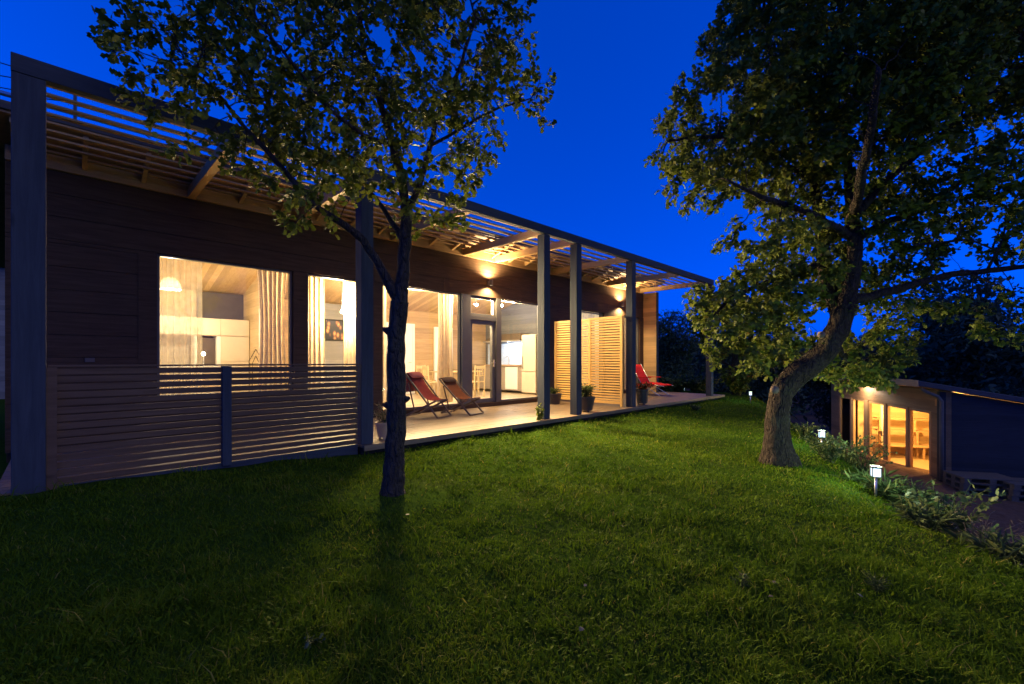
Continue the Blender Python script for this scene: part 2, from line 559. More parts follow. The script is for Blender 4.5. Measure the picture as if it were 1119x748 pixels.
# ------------------------------------------------------------------ house
Y0, YW = 5.79, 8.42
house = thing('wooden_house', 'long dark stained wooden house with lit full height windows', 'house', (0, YW, 0))

def planks(mb, x0, x1, yf, z0, z1, h=0.30, th=0.03, seed=1):
    r = random.Random(seed)
    z = z0
    while z < z1 - 0.02:
        zt = min(z + h, z1)
        x = x0
        while x < x1 - 0.01:
            L = r.uniform(2.8, 4.6)
            xe = x1 if x1 - (x + L) < 1.0 else x + L
            dy = r.uniform(-0.002, 0.002)
            mb.box(x, xe - (0.003 if xe < x1 else 0), yf + dy, yf + th, z, zt - 0.006)
            x = xe
        z = zt
WIN = [(1.0, 2.91, 0.6, 2.75), (3.16, 4.25, 0.6, 2.75), (4.66, 6.74, 0.1, 2.75), (8.04, 9.6, 0.1, 2.75), (11.0, 12.75, 0.1, 2.72), (14.0, 15.08, 0.1, 2.72)]
fw = MB(); bk = MB()
planks(fw, -0.5, 15.35, YW, 2.755, 3.65, seed=3)
bk.box(-0.5, 15.35, YW + 0.03, YW + 0.2, 2.755, 3.80)
for k, (a, b) in enumerate([(-0.5, 0.78), (9.62, 11.0), (12.75, 14.0)]):
    planks(fw, a, b, YW, 0.0, 2.755, seed=10 + k)
    bk.box(a, b, YW + 0.03, YW + 0.2, 0.0, 2.755)
for a, b in [(0.78, 0.995), (2.915, 3.155), (4.255, 4.655), (15.085, 15.35)]:
    fw.box(a, b, YW - 0.012, YW + 0.2, 0.0, 2.748)
for a, b in [(0.995, 2.915), (3.155, 4.255)]:
    planks(fw, a, b, YW, 0.0, 0.6, seed=30)
    bk.box(a, b, YW + 0.03, YW + 0.2, 0.0, 0.6)
for a, b in [(4.655, 9.62), (11.0, 12.75), (14.0, 15.085)]:
    fw.box(a, b, YW + 0.0, YW + 0.2, 0.0, 0.1)
obj('facade_wall', fw, M['facade'], house)
obj('wall_core', bk, M['dark'], house)
# gable walls and back wall
e = MB(); e.box(-0.5, -0.32, YW + 0.2, 12.5, -0.15, 3.0)
obj('end_wall', e, M['facade'], house)
e = MB(); e.box(15.35, 15.47, 7.9, 12.5, -0.1, 3.66)
obj('end_wall', e, m_wood('end_wall_log', (0.56, 0.36, 0.16), (0.70, 0.48, 0.24), 'y', 0.6, board=('z', 0.155)), house, label='pale log end wall standing out past the facade')
e = MB(); e.box(15.34, 15.48, 7.875, 7.898, -0.1, 3.655)
obj('corner_trim', e, M['taupe'], house)
e = MB(); e.box(-0.32, 15.35, 12.35, 12.5, -0.15, 2.75)
obj('back_wall', e, M['log_in'], house)
# wall plate (pine board above the facade)
e = MB(); e.box(-0.5, 15.35, YW - 0.035, YW + 0.03, 3.655, 3.84)
obj('wall_plate', e, M['pine_x'], house, bevel=0.004)
# roof: highest along the front eave, falling to the back
rs = 0.2
def rz(y): return 3.985 - rs * (y - 7.72)
e = MB(); e.hexa([(-1.3, 7.72, rz(7.72)), (15.62, 7.72, rz(7.72)), (15.62, 13.0, rz(13)), (-1.3, 13.0, rz(13)),
                  (-1.3, 7.72, rz(7.72) + 0.025), (15.62, 7.72, rz(7.72) + 0.025), (15.62, 13.0, rz(13) + 0.025), (-1.3, 13.0, rz(13) + 0.025)])
sof = obj('soffit', e, M['soffit'], house)
for k in range(27):
    x = -1.05 + k * 0.62
    t = MB(); y1 = YW - 0.04
    a = 0.13; w = 0.05
    t.hexa([(x, 7.78, rz(7.78) - 0.06), (x + w, 7.78, rz(7.78) - 0.06), (x + w, y1, rz(y1) - a), (x, y1, rz(y1) - a),
            (x, 7.78, rz(7.78) - 0.002), (x + w, 7.78, rz(7.78) - 0.002), (x + w, y1, rz(y1) - 0.002), (x, y1, rz(y1) - 0.002)])
    obj('rafter_tail', t, M['pine_y'], sof)
e = MB(); e.hexa([(-1.32, 7.69, rz(7.69) + 0.03), (15.64, 7.69, rz(7.69) + 0.03), (15.64, 13.05, rz(13.05) + 0.03), (-1.32, 13.05, rz(13.05) + 0.03),
                  (-1.32, 7.69, rz(7.69) + 0.12), (15.64, 7.69, rz(7.69) + 0.12), (15.64, 13.05, rz(13.05) + 0.12), (-1.32, 13.05, rz(13.05) + 0.12)])
rf = obj('roof', e, M['roof'], house)
e = MB(); e.tube([(-1.32, 7.52, rz(7.56) + 0.1), (15.64, 7.52, rz(7.56) + 0.1)], 0.028, 10)
obj('gutter', e, M['alu'], rf, smooth=True)
# interior shell
e = MB(); e.box(-0.32, 15.35, YW + 0.2, 12.35, -0.05, 0.098)
obj('floor', e, M['floor'], house)
def cz(y): return 3.66 - 0.245 * (y - 8.62)
e = MB(); e.hexa([(-0.32, 8.62, cz(8.62)), (15.35, 8.62, cz(8.62)), (15.35, 12.35, cz(12.35)), (-0.32, 12.35, cz(12.35)),
                  (-0.32, 8.62, cz(8.62) + 0.04), (15.35, 8.62, cz(8.62) + 0.04), (15.35, 12.35, cz(12.35) + 0.04), (-0.32, 12.35, cz(12.35) + 0.04)])
obj('ceiling', e, M['ceil'], house)
def partition(x0, x1, ya, yb, mt, name='partition_wall', label=None):
    e = MB(); e.hexa([(x0, ya, 0.1), (x1, ya, 0.1), (x1, yb, 0.1), (x0, yb, 0.1), (x0, ya, cz(ya) - .002), (x1, ya, cz(ya) - .002), (x1, yb, cz(yb) - .002), (x0, yb, cz(yb) - .002)])
    return obj(name, e, mt, house, label=label)
partition(0.72, 0.84, 8.62, 12.34, M['pine_v'])
partition(3.1, 3.22, 10.95, 12.34, M['log_iny'], label='pale log partition wall with a sloping top')
partition(10.98, 11.1, 8.62, 12.34, M['log_grey'], label='grey log partition wall behind the kitchen')
partition(13.3, 13.4, 8.62, 12.34, M['white'])
e = MB(); e.box(5.0, 5.9, 12.27, 12.345, 0.1, 2.72); obj('wall_panel', e, M['log_greyx'], house, label='grey log wall panel')
e = MB(); e.box(0.84, 3.1, 12.26, 12.345, 2.1, 2.73); obj('wall_panel', e, M['panel'], house, label='dark slate wall panel above the cream cupboards')
e = MB(); e.box(0.84, 2.14, 12.2, 12.255, 2.1, 2.74); obj('wall_panel', e, M['pine_v'], house, label='vertical pine boarding')
# doorway trim in the log partition
e = MB(); e.box(3.07, 3.25, 10.88, 10.948, 0.1, 2.2); e.box(3.07, 3.25, 10.1, 10.948, 2.202, 2.3); e.box(3.07, 3.25, 10.0, 10.098, 0.1, 2.3)
obj('doorway_trim', e, M['white'], house)

def window(x0, x1, z0, z1, fr=0.055, name='window', mull=None, par=None, glass=None):
    y = YW + 0.05
    e = MB(); d = 0.09
    e.box(x0, x0 + fr, y, y + d, z0, z1); e.box(x1 - fr, x1, y, y + d, z0, z1)
    e.box(x0 + fr, x1 - fr, y, y + d, z0, z0 + fr); e.box(x0 + fr, x1 - fr, y, y + d, z1 - fr, z1)
    w = obj(name, e, M['grey_frame'], par or house, bevel=0.004)
    q = MB(); q.box(x0 + fr - .01, x1 - fr + .01, y + 0.04, y + 0.05, z0 + fr - .01, z1 - fr + .01)
    obj('pane', q, glass or M['glass'], w)
    return w
for (a, b, c, d) in WIN: window(a, b, c, d, 0.035)
# frame posts either side of the door, door leaf and transom light
e = MB()
for a, b in [(6.745, 7.0), (7.86, 8.035)]: e.box(a, b, YW + 0.0, YW + 0.16, 0.1, 2.75)
e.box(7.0, 7.86, YW + 0.01, YW + 0.15, 2.16, 2.26)
obj('door_frame', e, M['grey_frame'], house, bevel=0.004)
window(7.0, 7.86, 2.262, 2.75, 0.06, 'transom_window')
dl = window(7.005, 7.855, 0.11, 2.155, 0.095, 'door')
e = MB(); e.box(7.775, 7.80, YW + 0.0, YW + 0.045, 1.0, 1.18); e.tube([(7.787, YW - 0.03, 1.1), (7.787, YW + 0.02, 1.1)], 0.01, 8); e.tube([(7.79, YW - 0.03, 1.1), (7.67, YW - 0.03, 1.1)], 0.01, 8)
obj('handle', e, M['steel'], dl)
# outdoor socket on the facade
e = MB(); e.box(0.22, 0.32, YW - 0.03, YW - 0.003, 1.13, 1.19); obj('socket', e, M['panel'], house, bevel=0.005)

# ------------------------------------------------------------------ deck
dk = thing('terrace_deck', 'weathered wooden board terrace in front of the lit house', 'terrace', (0, 5.7, 0))
e = MB(); r = random.Random(4)
y = 5.72
while y < YW - 0.02:
    yt = min(y + 0.138, YW - 0.006); x = -0.42 if y > 5.85 else 2.885
    while x < 15.85:
        xe = min(x + r.uniform(3.2, 5.0), 15.9)
        e.box(x, xe - 0.004, y, yt, -0.03, r.uniform(-0.0015, 0.0015)); x = xe
    y = yt + 0.006
obj('deck_board', e, M['deck'], dk)
e = MB(); e.box(-0.40, 15.88, 5.90, YW - 0.02, -0.09, -0.036); e.box(2.89, 15.88, 5.76, 5.899, -0.09, -0.036); e.box(2.89, 15.88, 5.80, 5.86, -0.30, -0.09)
obj('deck_joist', e, M['dark'], dk)
e = MB(); e.box(2.88, 15.91, 5.69, 5.716, -0.07, 0.004)
obj('deck_edge', e, M['deck'], dk, bevel=0.003)

# ------------------------------------------------------------------ pergola
pg = thing('pergola', 'taupe timber pergola with slatted roof over the terrace', 'pergola', (7.5, Y0, 0))
PX_ = [2.89, 6.69, 7.74, 10.02, 15.0]
e = MB(); e.box(-0.31, -0.10, Y0, Y0 + 0.21, -0.32, 3.652); obj('post', e, M['taupe'], pg, bevel=0.006)
for x in PX_:
    e = MB(); e.box(x, x + 0.178, Y0 + 0.005, Y0 + 0.183, -0.0, 3.648); obj('post', e, M['taupe'], pg, bevel=0.006)
e = MB(); e.box(-0.312, 15.2, Y0 - 0.004, Y0 + 0.09, 3.655, 3.815); obj('beam', e, M['taupe_x'], pg, bevel=0.005)
for x in [1.36, 2.93, 4.82, 6.72, 7.77, 10.03, 12.85, 15.03]:
    e = MB(); e.box(x, x + 0.10, Y0 + 0.092, YW - 0.037, 3.652, 3.80); obj('rafter', e, M['pine_y'], pg, bevel=0.004)
for k in range(10):
    y = 5.95 + k * 0.25
    e = MB(); e.box(-0.29, 15.18, y, y + 0.07, 3.803, 3.828); obj('slat', e, M['slat'], pg, bevel=0.003)

# ------------------------------------------------------------------ railing in front of the left window
rl = thing('slatted_railing', 'low railing of weathered horizontal slats along the terrace edge', 'railing', (1.4, Y0, 0))
def rail_panel(x0, x1):
    e = MB(); n = 15; top = 1.085; h = 0.055; st = (top - 0.01) / n
    rr = random.Random(int(x0 * 10))
    for k in range(n):
        z = 0.02 + k * st
        e.box(x0, x1, Y0 + 0.05 + rr.uniform(-.002, .002), Y0 + 0.075, z, z + h)
    return e
XM = 1.26
obj('slat_panel', rail_panel(-0.085, XM), M['rail'], rl, bevel=0.002)
obj('slat_panel', rail_panel(XM + 0.09, 2.86), M['rail'], rl, bevel=0.002)
e = MB(); e.box(-0.098, -0.03, Y0 + 0.02, Y0 + 0.048, -0.12, 1.09); obj('rail_post', e, M['rail'], rl)
e = MB(); e.box(XM - 0.0, XM + 0.09, Y0 + 0.005, Y0 + 0.085, -0.02, 1.092); obj('rail_post', e, M['taupe'], rl, bevel=0.004)
e = MB(); e.box(-0.09, 2.86, Y0 + 0.03, Y0 + 0.095, 1.094, 1.112); obj('top_rail', e, M['rail'], rl, bevel=0.003)
e = MB(); e.box(-0.085, 2.86, Y0 + 0.045, Y0 + 0.085, -0.16, 0.008); obj('base_board', e, M['taupe_x'], rl, bevel=0.003)

# ------------------------------------------------------------------ privacy screens
def screen(x, y0, y1, label):
    t = thing('privacy_screen', label, 'screen', (x, (y0 + y1) / 2, 0.0), group='slatted privacy screens on the terrace')
    fr = MB(); w = 0.07; zb, zt = 0.06, 2.28
    fr.box(x, x + 0.05, y0, y0 + w, 0.0, zt); fr.box(x, x + 0.05, y1 - w, y1, 0.0, zt)
    fr.box(x, x + 0.05, y0 + w, y1 - w, zb, zb + w); fr.box(x, x + 0.05, y0 + w, y1 - w, zt - w, zt)
    obj('frame', fr, M['pine_screen'], t, bevel=0.003)
    s = MB(); n = 31; st = (zt - zb - 2 * w) / n
    for k in range(n):
        z = zb + w + k * st + 0.012
        s.box(x + 0.008, x + 0.032, y0 + w, y1 - w, z, z + st * 0.66)
    obj('slat_panel', s, M['pine_screen'], t, bevel=0.002)
    return t
screen(9.86, 5.98, 7.0, 'pine slatted screen nearer the lawn, beside a taupe post')
screen(10.02, 7.02, 8.3, 'pine slatted screen nearer the house wall, half behind a taupe post')
WARM = (1.0, 0.70, 0.34)
# ------------------------------------------------------------------ outdoor wall lights
glow = m_emit('lamp_glow', (1.0, 0.78, 0.45), 7)
def sconce(x, z, label):
    t = thing('wall_light', label, 'wall light', (x, YW, z))
    e = MB(); e.box(x - 0.03, x + 0.03, YW - 0.03, YW - 0.003, z - 0.05, z + 0.05)
    e.tube([(x, YW - 0.03, z), (x, YW - 0.10, z)], 0.012, 8)
    obj('bracket', e, M['grey_frame'], t, bevel=0.003)
    e = MB(); e.lathe([(0.0, 0.045), (0.036, 0.05), (0.04, 0.07), (0.043, 0.07), (0.043, -0.07), (0.04, -0.07), (0.036, -0.05), (0.0, -0.045)], (x, YW - 0.13, z), 16)
    obj('lamp_body', e, M['grey_frame'], t, smooth=False)
    for pr in ([(0.0, 0.056), (0.034, 0.0555)], [(0.034, -0.0555), (0.0, -0.056)]):
        e = MB(); e.lathe(pr, (x, YW - 0.13, z), 16); obj('lens', e, glow, t)
    lamp('up_light', (x, YW - 0.17, z + 0.085), 115, WARM, 0.03, 'SPOT', t, (R(180), 0, 0), R(160), 0.8)
    lamp('down_light', (x, YW - 0.13, z - 0.085), 80, WARM, 0.03, 'SPOT', t, (0, 0, 0), R(150), 0.8)
sconce(7.56, 3.1, 'small wall light above the glazed door')
sconce(13.7, 3.1, 'small wall light above the slatted screens')

# ------------------------------------------------------------------ deck chairs
def deck_chair(loc, rot, label, sling, top=0.86, reach=0.46, pillow=None, hang=None, frame=None, group='folding deck chairs in front of the glass'):
    """local frame: the sitter faces -y"""
    t = thing('deck_chair', label, 'deck chair', loc, rot, group)
    t.scale = (.9, .86, .95)
    fm = frame or M['chairframe']; w = 0.27
    A0 = (reach, top); A1 = (-0.52, 0.015)       # long rails (y, z)
    B0 = (0.42, 0.015); B1 = (-0.44, 0.36)       # seat rails
    f1 = MB()
    for s in (-1, 1):
        f1.bar((s * w, A0[0], A0[1]), (s * w, A1[0], A1[1]), 0.022, 0.04)
    f1.bar((-w, A0[0], A0[1]), (w, A0[0], A0[1]), 0.03, 0.03); f1.bar((-w, A1[0], A1[1]), (w, A1[0], A1[1]), 0.03, 0.025)
    obj('back_frame', f1, fm, t, True, bevel=0.004)
    f2 = MB(); w2 = w - 0.03
    for s in (-1, 1):
        f2.bar((s * w2, B0[0], B0[1]), (s * w2, B1[0], B1[1]), 0.022, 0.04)
    f2.bar((-w2, B0[0], B0[1]), (w2, B0[0], B0[1]), 0.03, 0.025); f2.bar((-w2, B1[0], B1[1]), (w2, B1[0], B1[1]), 0.03, 0.03)
    obj('seat_frame', f2, fm, t, True, bevel=0.004)
    for s in (-1, 1):
        f3 = MB(); f3.bar((s * (w + .018), 0.30, top * 0.80), (s * (w + .018), 0.12, 0.14), 0.016, 0.03)
        obj('prop', f3, fm, t, True)
    g_ = []
    for i in range(17):
        u = i / 16
        y = A0[0] + (B1[0] - A0[0]) * u; z = A0[1] + (B1[1] - A0[1]) * u
        sag = -0.22 * math.sin(math.pi * u) * (0.6 + 0.6 * u)
        row = []
        for j in range(9):
            v = -1 + 2 * j / 8
            row.append((v * (w2 - 0.02), y, z + sag * (1 - 0.12 * v * v) + 0.018))
        g_.append(row)
    e = MB(); e.sheet(g_)
    o = obj('sling', e, sling, t, True, smooth=True)
    so = o.modifiers.new('cloth', 'SOLIDIFY'); so.thickness = 0.006
    if pillow is not None:
        e = MB(); n1, n2 = 12, 8
        c = Vector((0, A0[0] - 0.08, A0[1] - 0.055)); d = Vector((0, A0[0] - B1[0], A0[1] - B1[1])).normalized(); nn = Vector((0, -d.z, d.y))
        for side in (1, -1):
            gg = []
            for i in range(n1 + 1):
                row = []
                for j in range(n2 + 1):
                    a = -1 + 2 * i / n1; b = -1 + 2 * j / n2
                    th = 0.042 * (max(0, 1 - abs(a) ** 3.5) ** .5) * (max(0, 1 - abs(b) ** 3.0) ** .5)
                    row.append(c + Vector((a * 0.235, 0, 0)) + d * (b * 0.10) + nn * (0.03 + side * th))
                gg.append(row)
            e.sheet(gg)
        obj('pillow', e, pillow, t, True, smooth=True)
    if hang is not None:
        gg = []
        for i in range(13):
            u = i / 12
            row = []
            for j in range(7):
                v = -1 + 2 * j / 6
                row.append((v * 0.24 + 0.03 * u, A0[0] + 0.035 + 0.03 * math.sin(u * 3), A0[1] + 0.02 - 0.42 * u))
            gg.append(row)
        e = MB(); e.sheet(gg)
        q = obj('hanging_cushion', e, hang, t, True, smooth=True)
        so = q.modifiers.new('pad', 'SOLIDIFY'); so.thickness = 0.035
    return t
deck_chair((5.36, 7.88, 0.0), R(20), 'deck chair with a faded red sling and a cushion over its back, beside the tree', M['redfaded'], 0.93, 0.40, M['pink'], M['pink'])
deck_chair((6.16, 7.76, 0.0), R(14), 'deck chair with a rust brown sling and a dark pillow, in front of the glass', M['rust'], 0.80, 0.46, M['pillow_dk'])
rc = thing('lounge_chair', 'bright red padded lounge chair at the far end of the terrace', 'lounge chair', (14.05, 7.45, 0.0), R(-2))
def pad(pts, w, th, name):
    e = MB()
    for side in (1, -1):
        gg = []
        for i, (y, z, ny, nz) in enumerate(pts):
            row = []
            for j in range(9):
                v = -1 + 2 * j / 8
                k = th * (max(0, 1 - abs(v) ** 6) ** .5) * (0.15 if i in (0, len(pts) - 1) else 1) * (1 - .25 * (i % 3 == 1))
                row.append((v * w, y + ny * side * k, z + nz * side * k))
            gg.append(row)
        e.sheet(gg)
    return obj(name, e, M['red'], rc, True, smooth=True)
bp_ = [(0.18 + .34 * u, .42 + .60 * u, -.87, .5) for u in np.linspace(0, 1, 11)]
pad(bp_, .28, .04, 'backrest')
pad([(0.2 - .62 * u, .40 - .03 * u, 0, 1) for u in np.linspace(0, 1, 9)], .28, .04, 'seat')
pad([(-.44 - .22 * u, .37 - .02 * u, .2, .97) for u in np.linspace(0, 1, 7)], .26, .03, 'leg_rest')
for sx in (-1, 1):
    e = MB(); e.tube([(sx * .31, .34, .02), (sx * .31, -.36, .36), (sx * .31, -.66, .33)], .012, 8); obj('leg', e, M['alu'], rc, True, smooth=True)
    e = MB(); e.tube([(sx * .30, -.5, .02), (sx * .30, .16, .38), (sx * .30, .54, 1.04)], .012, 8); obj('leg', e, M['alu'], rc, True, smooth=True)
    e = MB(); e.bar((sx * .33, .30, .60), (sx * .33, -.22, .60), .05, .025); e.bar((sx * .33, -.05, .59), (sx * .315, -.05, .24), .015, .02); obj('armrest', e, M['red'], rc, True, bevel=.006)

# ------------------------------------------------------------------ leaves
LEAF = np.array([(0, 0, 0), (0, .5, .07), (0, 1, -.02), (-.13, .22, .03), (-.30, .40, .06), (-.17, .55, .05), (-.33, .76, .0), (.13, .22, .03), (.30, .40, .06), (.17, .55, .05), (.33, .76, .0)])
LF = np.array([(0, 1, 4, 3), (1, 6, 5, 4), (1, 2, 6, 5), (0, 7, 8, 1), (1, 8, 9, 10), (1, 9, 10, 2)])
LF = np.array([(0, 1, 4, 3), (1, 5, 4, 4), (1, 2, 6, 5), (0, 7, 8, 1), (1, 8, 9, 9), (1, 9, 10, 2)])
LF3 = np.array([(0, 1, 4), (0, 4, 3), (1, 5, 4), (1, 2, 6), (1, 6, 5), (0, 8, 1), (0, 7, 8), (1, 8, 9), (1, 10, 2), (1, 9, 10)])
LEAF_S = np.array([(0, 0, 0), (-.22, .45, .04), (0, 1, 0), (.22, .45, .04)])
LEAF_G = np.array([(0, 0, 0), (-.035, .45, .05), (0, 1, -.05), (.035, .45, .05)])
LS3 = np.array([(0, 2, 1), (0, 3, 2)])

def leaves_mesh(name, P, D, size, mt, parent, simple=False, hue=None, roll=None, g=rng):
    """P base points, D directions, size lengths"""
    n = len(P)
    D = D / (np.linalg.norm(D, axis=1, keepdims=True) + 1e-9)
    up = g.normal(size=(n, 3)) * 0.55 + np.array([0, 0, 1.0])
    X = np.cross(D, up); X /= (np.linalg.norm(X, axis=1, keepdims=True) + 1e-9)
    Z = np.cross(X, D)
    T = LEAF_G if simple == 2 else (LEAF_S if simple else LEAF)
    FF = LS3 if simple else LF3
    curl = g.uniform(0.3, 2.6, n)
    V = P[:, None, :] + size[:, None, None] * (T[None, :, 0, None] * X[:, None, :] + T[None, :, 1, None] * D[:, None, :] + (T[None, :, 2, None] * curl[:, None, None]) * Z[:, None, :])
    k = T.shape[0]
    F = FF[None] + (np.arange(n) * k)[:, None, None]
    if hue is None: hue = np.clip(g.beta(2.2, 2.6, n), 0, 1)
    return np_mesh(name, V.reshape(-1, 3), F.reshape(-1, 3), mt, parent, np.repeat(hue, k), origin(parent) if parent else None)

# ------------------------------------------------------------------ trees (space colonisation)
def grow(skel, att, step, dk, iters, g, dinf=9.0):
    """skel: list of polylines [(pt, parent index or -1)...] flattened; returns pos, parent"""
    pos = [np.array(p, float) for p, _ in skel]; par = [q for _, q in skel]
    kids = [0] * len(pos)
    for q in par:
        if q >= 0: kids[q] += 1
    A = att.copy()
    near = np.zeros(len(A), int); nd = np.full(len(A), 1e9)
    def upd(i0):
        Q = np.array(pos[i0:])
        for c in range(0, len(Q), 400):
            d = np.linalg.norm(A[:, None, :] - Q[None, c:c + 400, :], axis=2)
            m_ = d.argmin(1); dm = d[np.arange(len(A)), m_]
            b = dm < nd; nd[b] = dm[b]; near[b] = m_[b] + i0 + c
    upd(0)
    for it in range(iters):
        if len(A) == 0: break
        ok = nd < dinf
        dirs = {}
        P = np.array(pos)
        dv = A[ok] - P[near[ok]]; dv /= (np.linalg.norm(dv, axis=1, keepdims=True) + 1e-9)
        acc = np.zeros_like(P); np.add.at(acc, near[ok], dv)
        idx = np.unique(near[ok]); i0 = len(pos)
        for i in idx:
            if kids[i] > 3: continue
            d = acc[i]; L = np.linalg.norm(d)
            if L < 1e-6: continue
            d = d / L + g.normal(size=3) * 0.16
            if par[i] >= 0:
                t = P[i] - P[par[i]]; d = d + 0.25 * t / (np.linalg.norm(t) + 1e-9)
            d /= np.linalg.norm(d)
            pos.append(P[i] + d * step); par.append(int(i)); kids[i] += 1; kids.append(0)
        if len(pos) == i0: break
        upd(i0)
        keep = nd > dk
        A = A[keep]; near = near[keep]; nd = nd[keep]
    return np.array(pos), np.array(par)

def tree(name, label, cat, polylines, att, step, dk, iters, seed, bark, leafm, leaf_n, leaf_len, tip_r=0.0035, expo=2.35, wob=None, clip=None, group=None, tip_lv=4):
    """polylines: list of (points, radii, attach) ; attach = (poly index, point index) or None"""
    g = np.random.default_rng(seed)
    skel = []; fixed = {}; first = []
    for pts, rad, at in polylines:
        ids = []
        prev = -1
        if at is not None: prev = first[at[0]][at[1]]
        # resample finely
        pr = list(zip(pts, rad))
        for k, (p, r_) in enumerate(pr):
            p = np.array(p, float)
            if prev >= 0 and k > 0:
                q = np.array(pr[k - 1][0], float); rq = pr[k - 1][1]
                nsub = max(1, int(np.linalg.norm(p - q) / (step * 1.3)))
                for s in range(1, nsub):
                    u = s / nsub
                    skel.append((q + (p - q) * u + g.normal(size=3) * step * 0.05, prev)); prev = len(skel) - 1; fixed[prev] = rq + (r_ - rq) * u
            skel.append((p, prev)); prev = len(skel) - 1; fixed[prev] = r_; ids.append(prev)
        first.append(ids)
    pos, par = grow(skel, att, step, dk, iters, g)
    n = len(pos)
    ch = [[] for _ in range(n)]
    for i in range(n):
        if par[i] >= 0: ch[par[i]].append(i)
    rad = np.zeros(n); lvl = np.zeros(n, int)
    order = np.argsort(-np.arange(n))
    for i in order:
        if not ch[i]: rad[i] = tip_r; lvl[i] = 0
        else:
            rad[i] = (sum(rad[c] ** expo for c in ch[i])) ** (1 / expo); lvl[i] = 1 + max(lvl[c] for c in ch[i])
        if i in fixed: rad[i] = max(fixed[i], min(rad[i], fixed[i] * 1.05))
    for i in range(n):                       # a child is never thicker than its parent
        if par[i] >= 0 and i not in fixed: rad[i] = min(rad[i], rad[par[i]] * 0.92)
    base = pos[0]
    t = thing(name, label, cat, tuple(base), 0, group)
    mb = MB()
    done = np.zeros(n, bool)
    stack = [(0, -1)]
    while stack:
        s, p0 = stack.pop()
        chain = [p0, s] if p0 >= 0 else [s]
        c = s
        while ch[c]:
            ks = sorted(ch[c], key=lambda k: -(rad[k] + (1 if k in fixed and fixed[k] > 0.9 * fixed.get(c, 9) else 0)))
            for k in ks[1:]: stack.append((k, c))
            c = ks[0]; chain.append(c)
        if len(chain) < 2: continue
        pts = [pos[i] for i in chain]; rr = [rad[i] for i in chain]
        if p0 >= 0: rr[0] = min(rr[0], rr[1] * 1.25)
        mx = max(rr)
        if mx > 0.05:
            A = np.array([np.array(q) for q in pts]); q2 = []; r2 = []
            for i in range(len(A) - 1):
                a0 = A[max(i - 1, 0)]; a1 = A[i]; a2 = A[i + 1]; a3 = A[min(i + 2, len(A) - 1)]
                ns_ = max(1, int(np.linalg.norm(a2 - a1) / 0.022))
                for j in range(ns_):
                    u = j / ns_
                    q2.append(0.5 * ((2 * a1) + (-a0 + a2) * u + (2 * a0 - 5 * a1 + 4 * a2 - a3) * u * u + (-a0 + 3 * a1 - 3 * a2 + a3) * u ** 3)); r2.append(rr[i] * (1 - u) + rr[i + 1] * u)
            q2.append(A[-1]); r2.append(rr[-1]); pts, rr = q2, r2
        ns = (48 if mx > 0.12 else 28) if mx > 0.05 else (8 if mx > 0.02 else (5 if mx > 0.008 else 3))
        mb.tube(pts, rr, ns, True, wob if mx > 0.05 else None)
    obj('trunk', mb, bark, t, smooth=True)
    tips = np.where(lvl <= tip_lv)[0]
    tips = tips[rad[tips] < 0.02]
    if clip is not None: tips = tips[clip(pos[tips])]
    idx = g.choice(tips, leaf_n)
    P = pos[idx] + g.normal(size=(leaf_n, 3)) * step * 0.35
    tw = pos[idx] - pos[np.maximum(par[idx], 0)]
    tw /= (np.linalg.norm(tw, axis=1, keepdims=True) + 1e-9)
    D = tw * 0.6 + g.normal(size=(leaf_n, 3)) * 0.75 + np.array([0, 0, -0.18])
    sz = g.uniform(leaf_len[0], leaf_len[1], leaf_n)
    leaves_mesh('crown', P, D, sz, leafm, t, False, g=g)
    return t

FW = np.array([math.sqrt(.5), math.sqrt(.5), 0]); RT = np.array([math.sqrt(.5), -math.sqrt(.5), 0])
def at(px, py, D):
    """the place that lies D metres ahead of the photographer and shows at px, py of the photo"""
    return np.array([0, 0, 1.15]) + D * (FW + RT * (px - 559.5) / 492 + np.array([0, 0, (394.6 - py) / 492]))
def blobs(lst, g, dens, thr=-0.12, freq=1.6):
    out = []
    for px, py, D, rx, ry, rz_ in lst:
        c = at(px, py, D); a = rx / 492 * D; b = ry / 492 * D
        n = int(dens * 4.19 * a * b * rz_)
        q = g.normal(size=(n, 3)); q /= np.linalg.norm(q, axis=1, keepdims=True); q *= (g.uniform(0.12, 1, (n, 1)) ** (1 / 2.6))
        p = c + RT * (q[:, :1] * a) + FW * (q[:, 1:2] * rz_) + np.array([0, 0, 1]) * (q[:, 2:] * b)
        out.append(p)
    p = np.concatenate(out)
    k = np.array([mnoise.noise(Vector(v * freq)) for v in p])
    return p[k > thr]

def bark_wob(s1, amp):
    def ridge(q): 
        w = mnoise.noise_vector(Vector((q[0] * 3, q[1] * 3, q[2] * 3))) * .25
        return 1 - 2 * abs(mnoise.noise(Vector((q[0] * 17, q[1] * 17, q[2] * 5.5)) + w * 4))
    def f(q): return amp * mnoise.noise(Vector((q[0] * s1 * .6, q[1] * s1 * .6, q[2] * s1 * 0.35))) * 1.3 + .075 * ridge(q) + .03 * mnoise.noise(Vector((q[0] * 50, q[1] * 50, q[2] * 22)))
    return f
def bark_wob_old(s1, amp):
    def f(q): return amp * mnoise.noise(Vector((q[0] * s1, q[1] * s1, q[2] * s1 * 0.6))) + amp * 0.6 * mnoise.noise(Vector((q[0] * s1 * 3, q[1] * s1 * 3, q[2] * s1 * 1.6)))
    return f

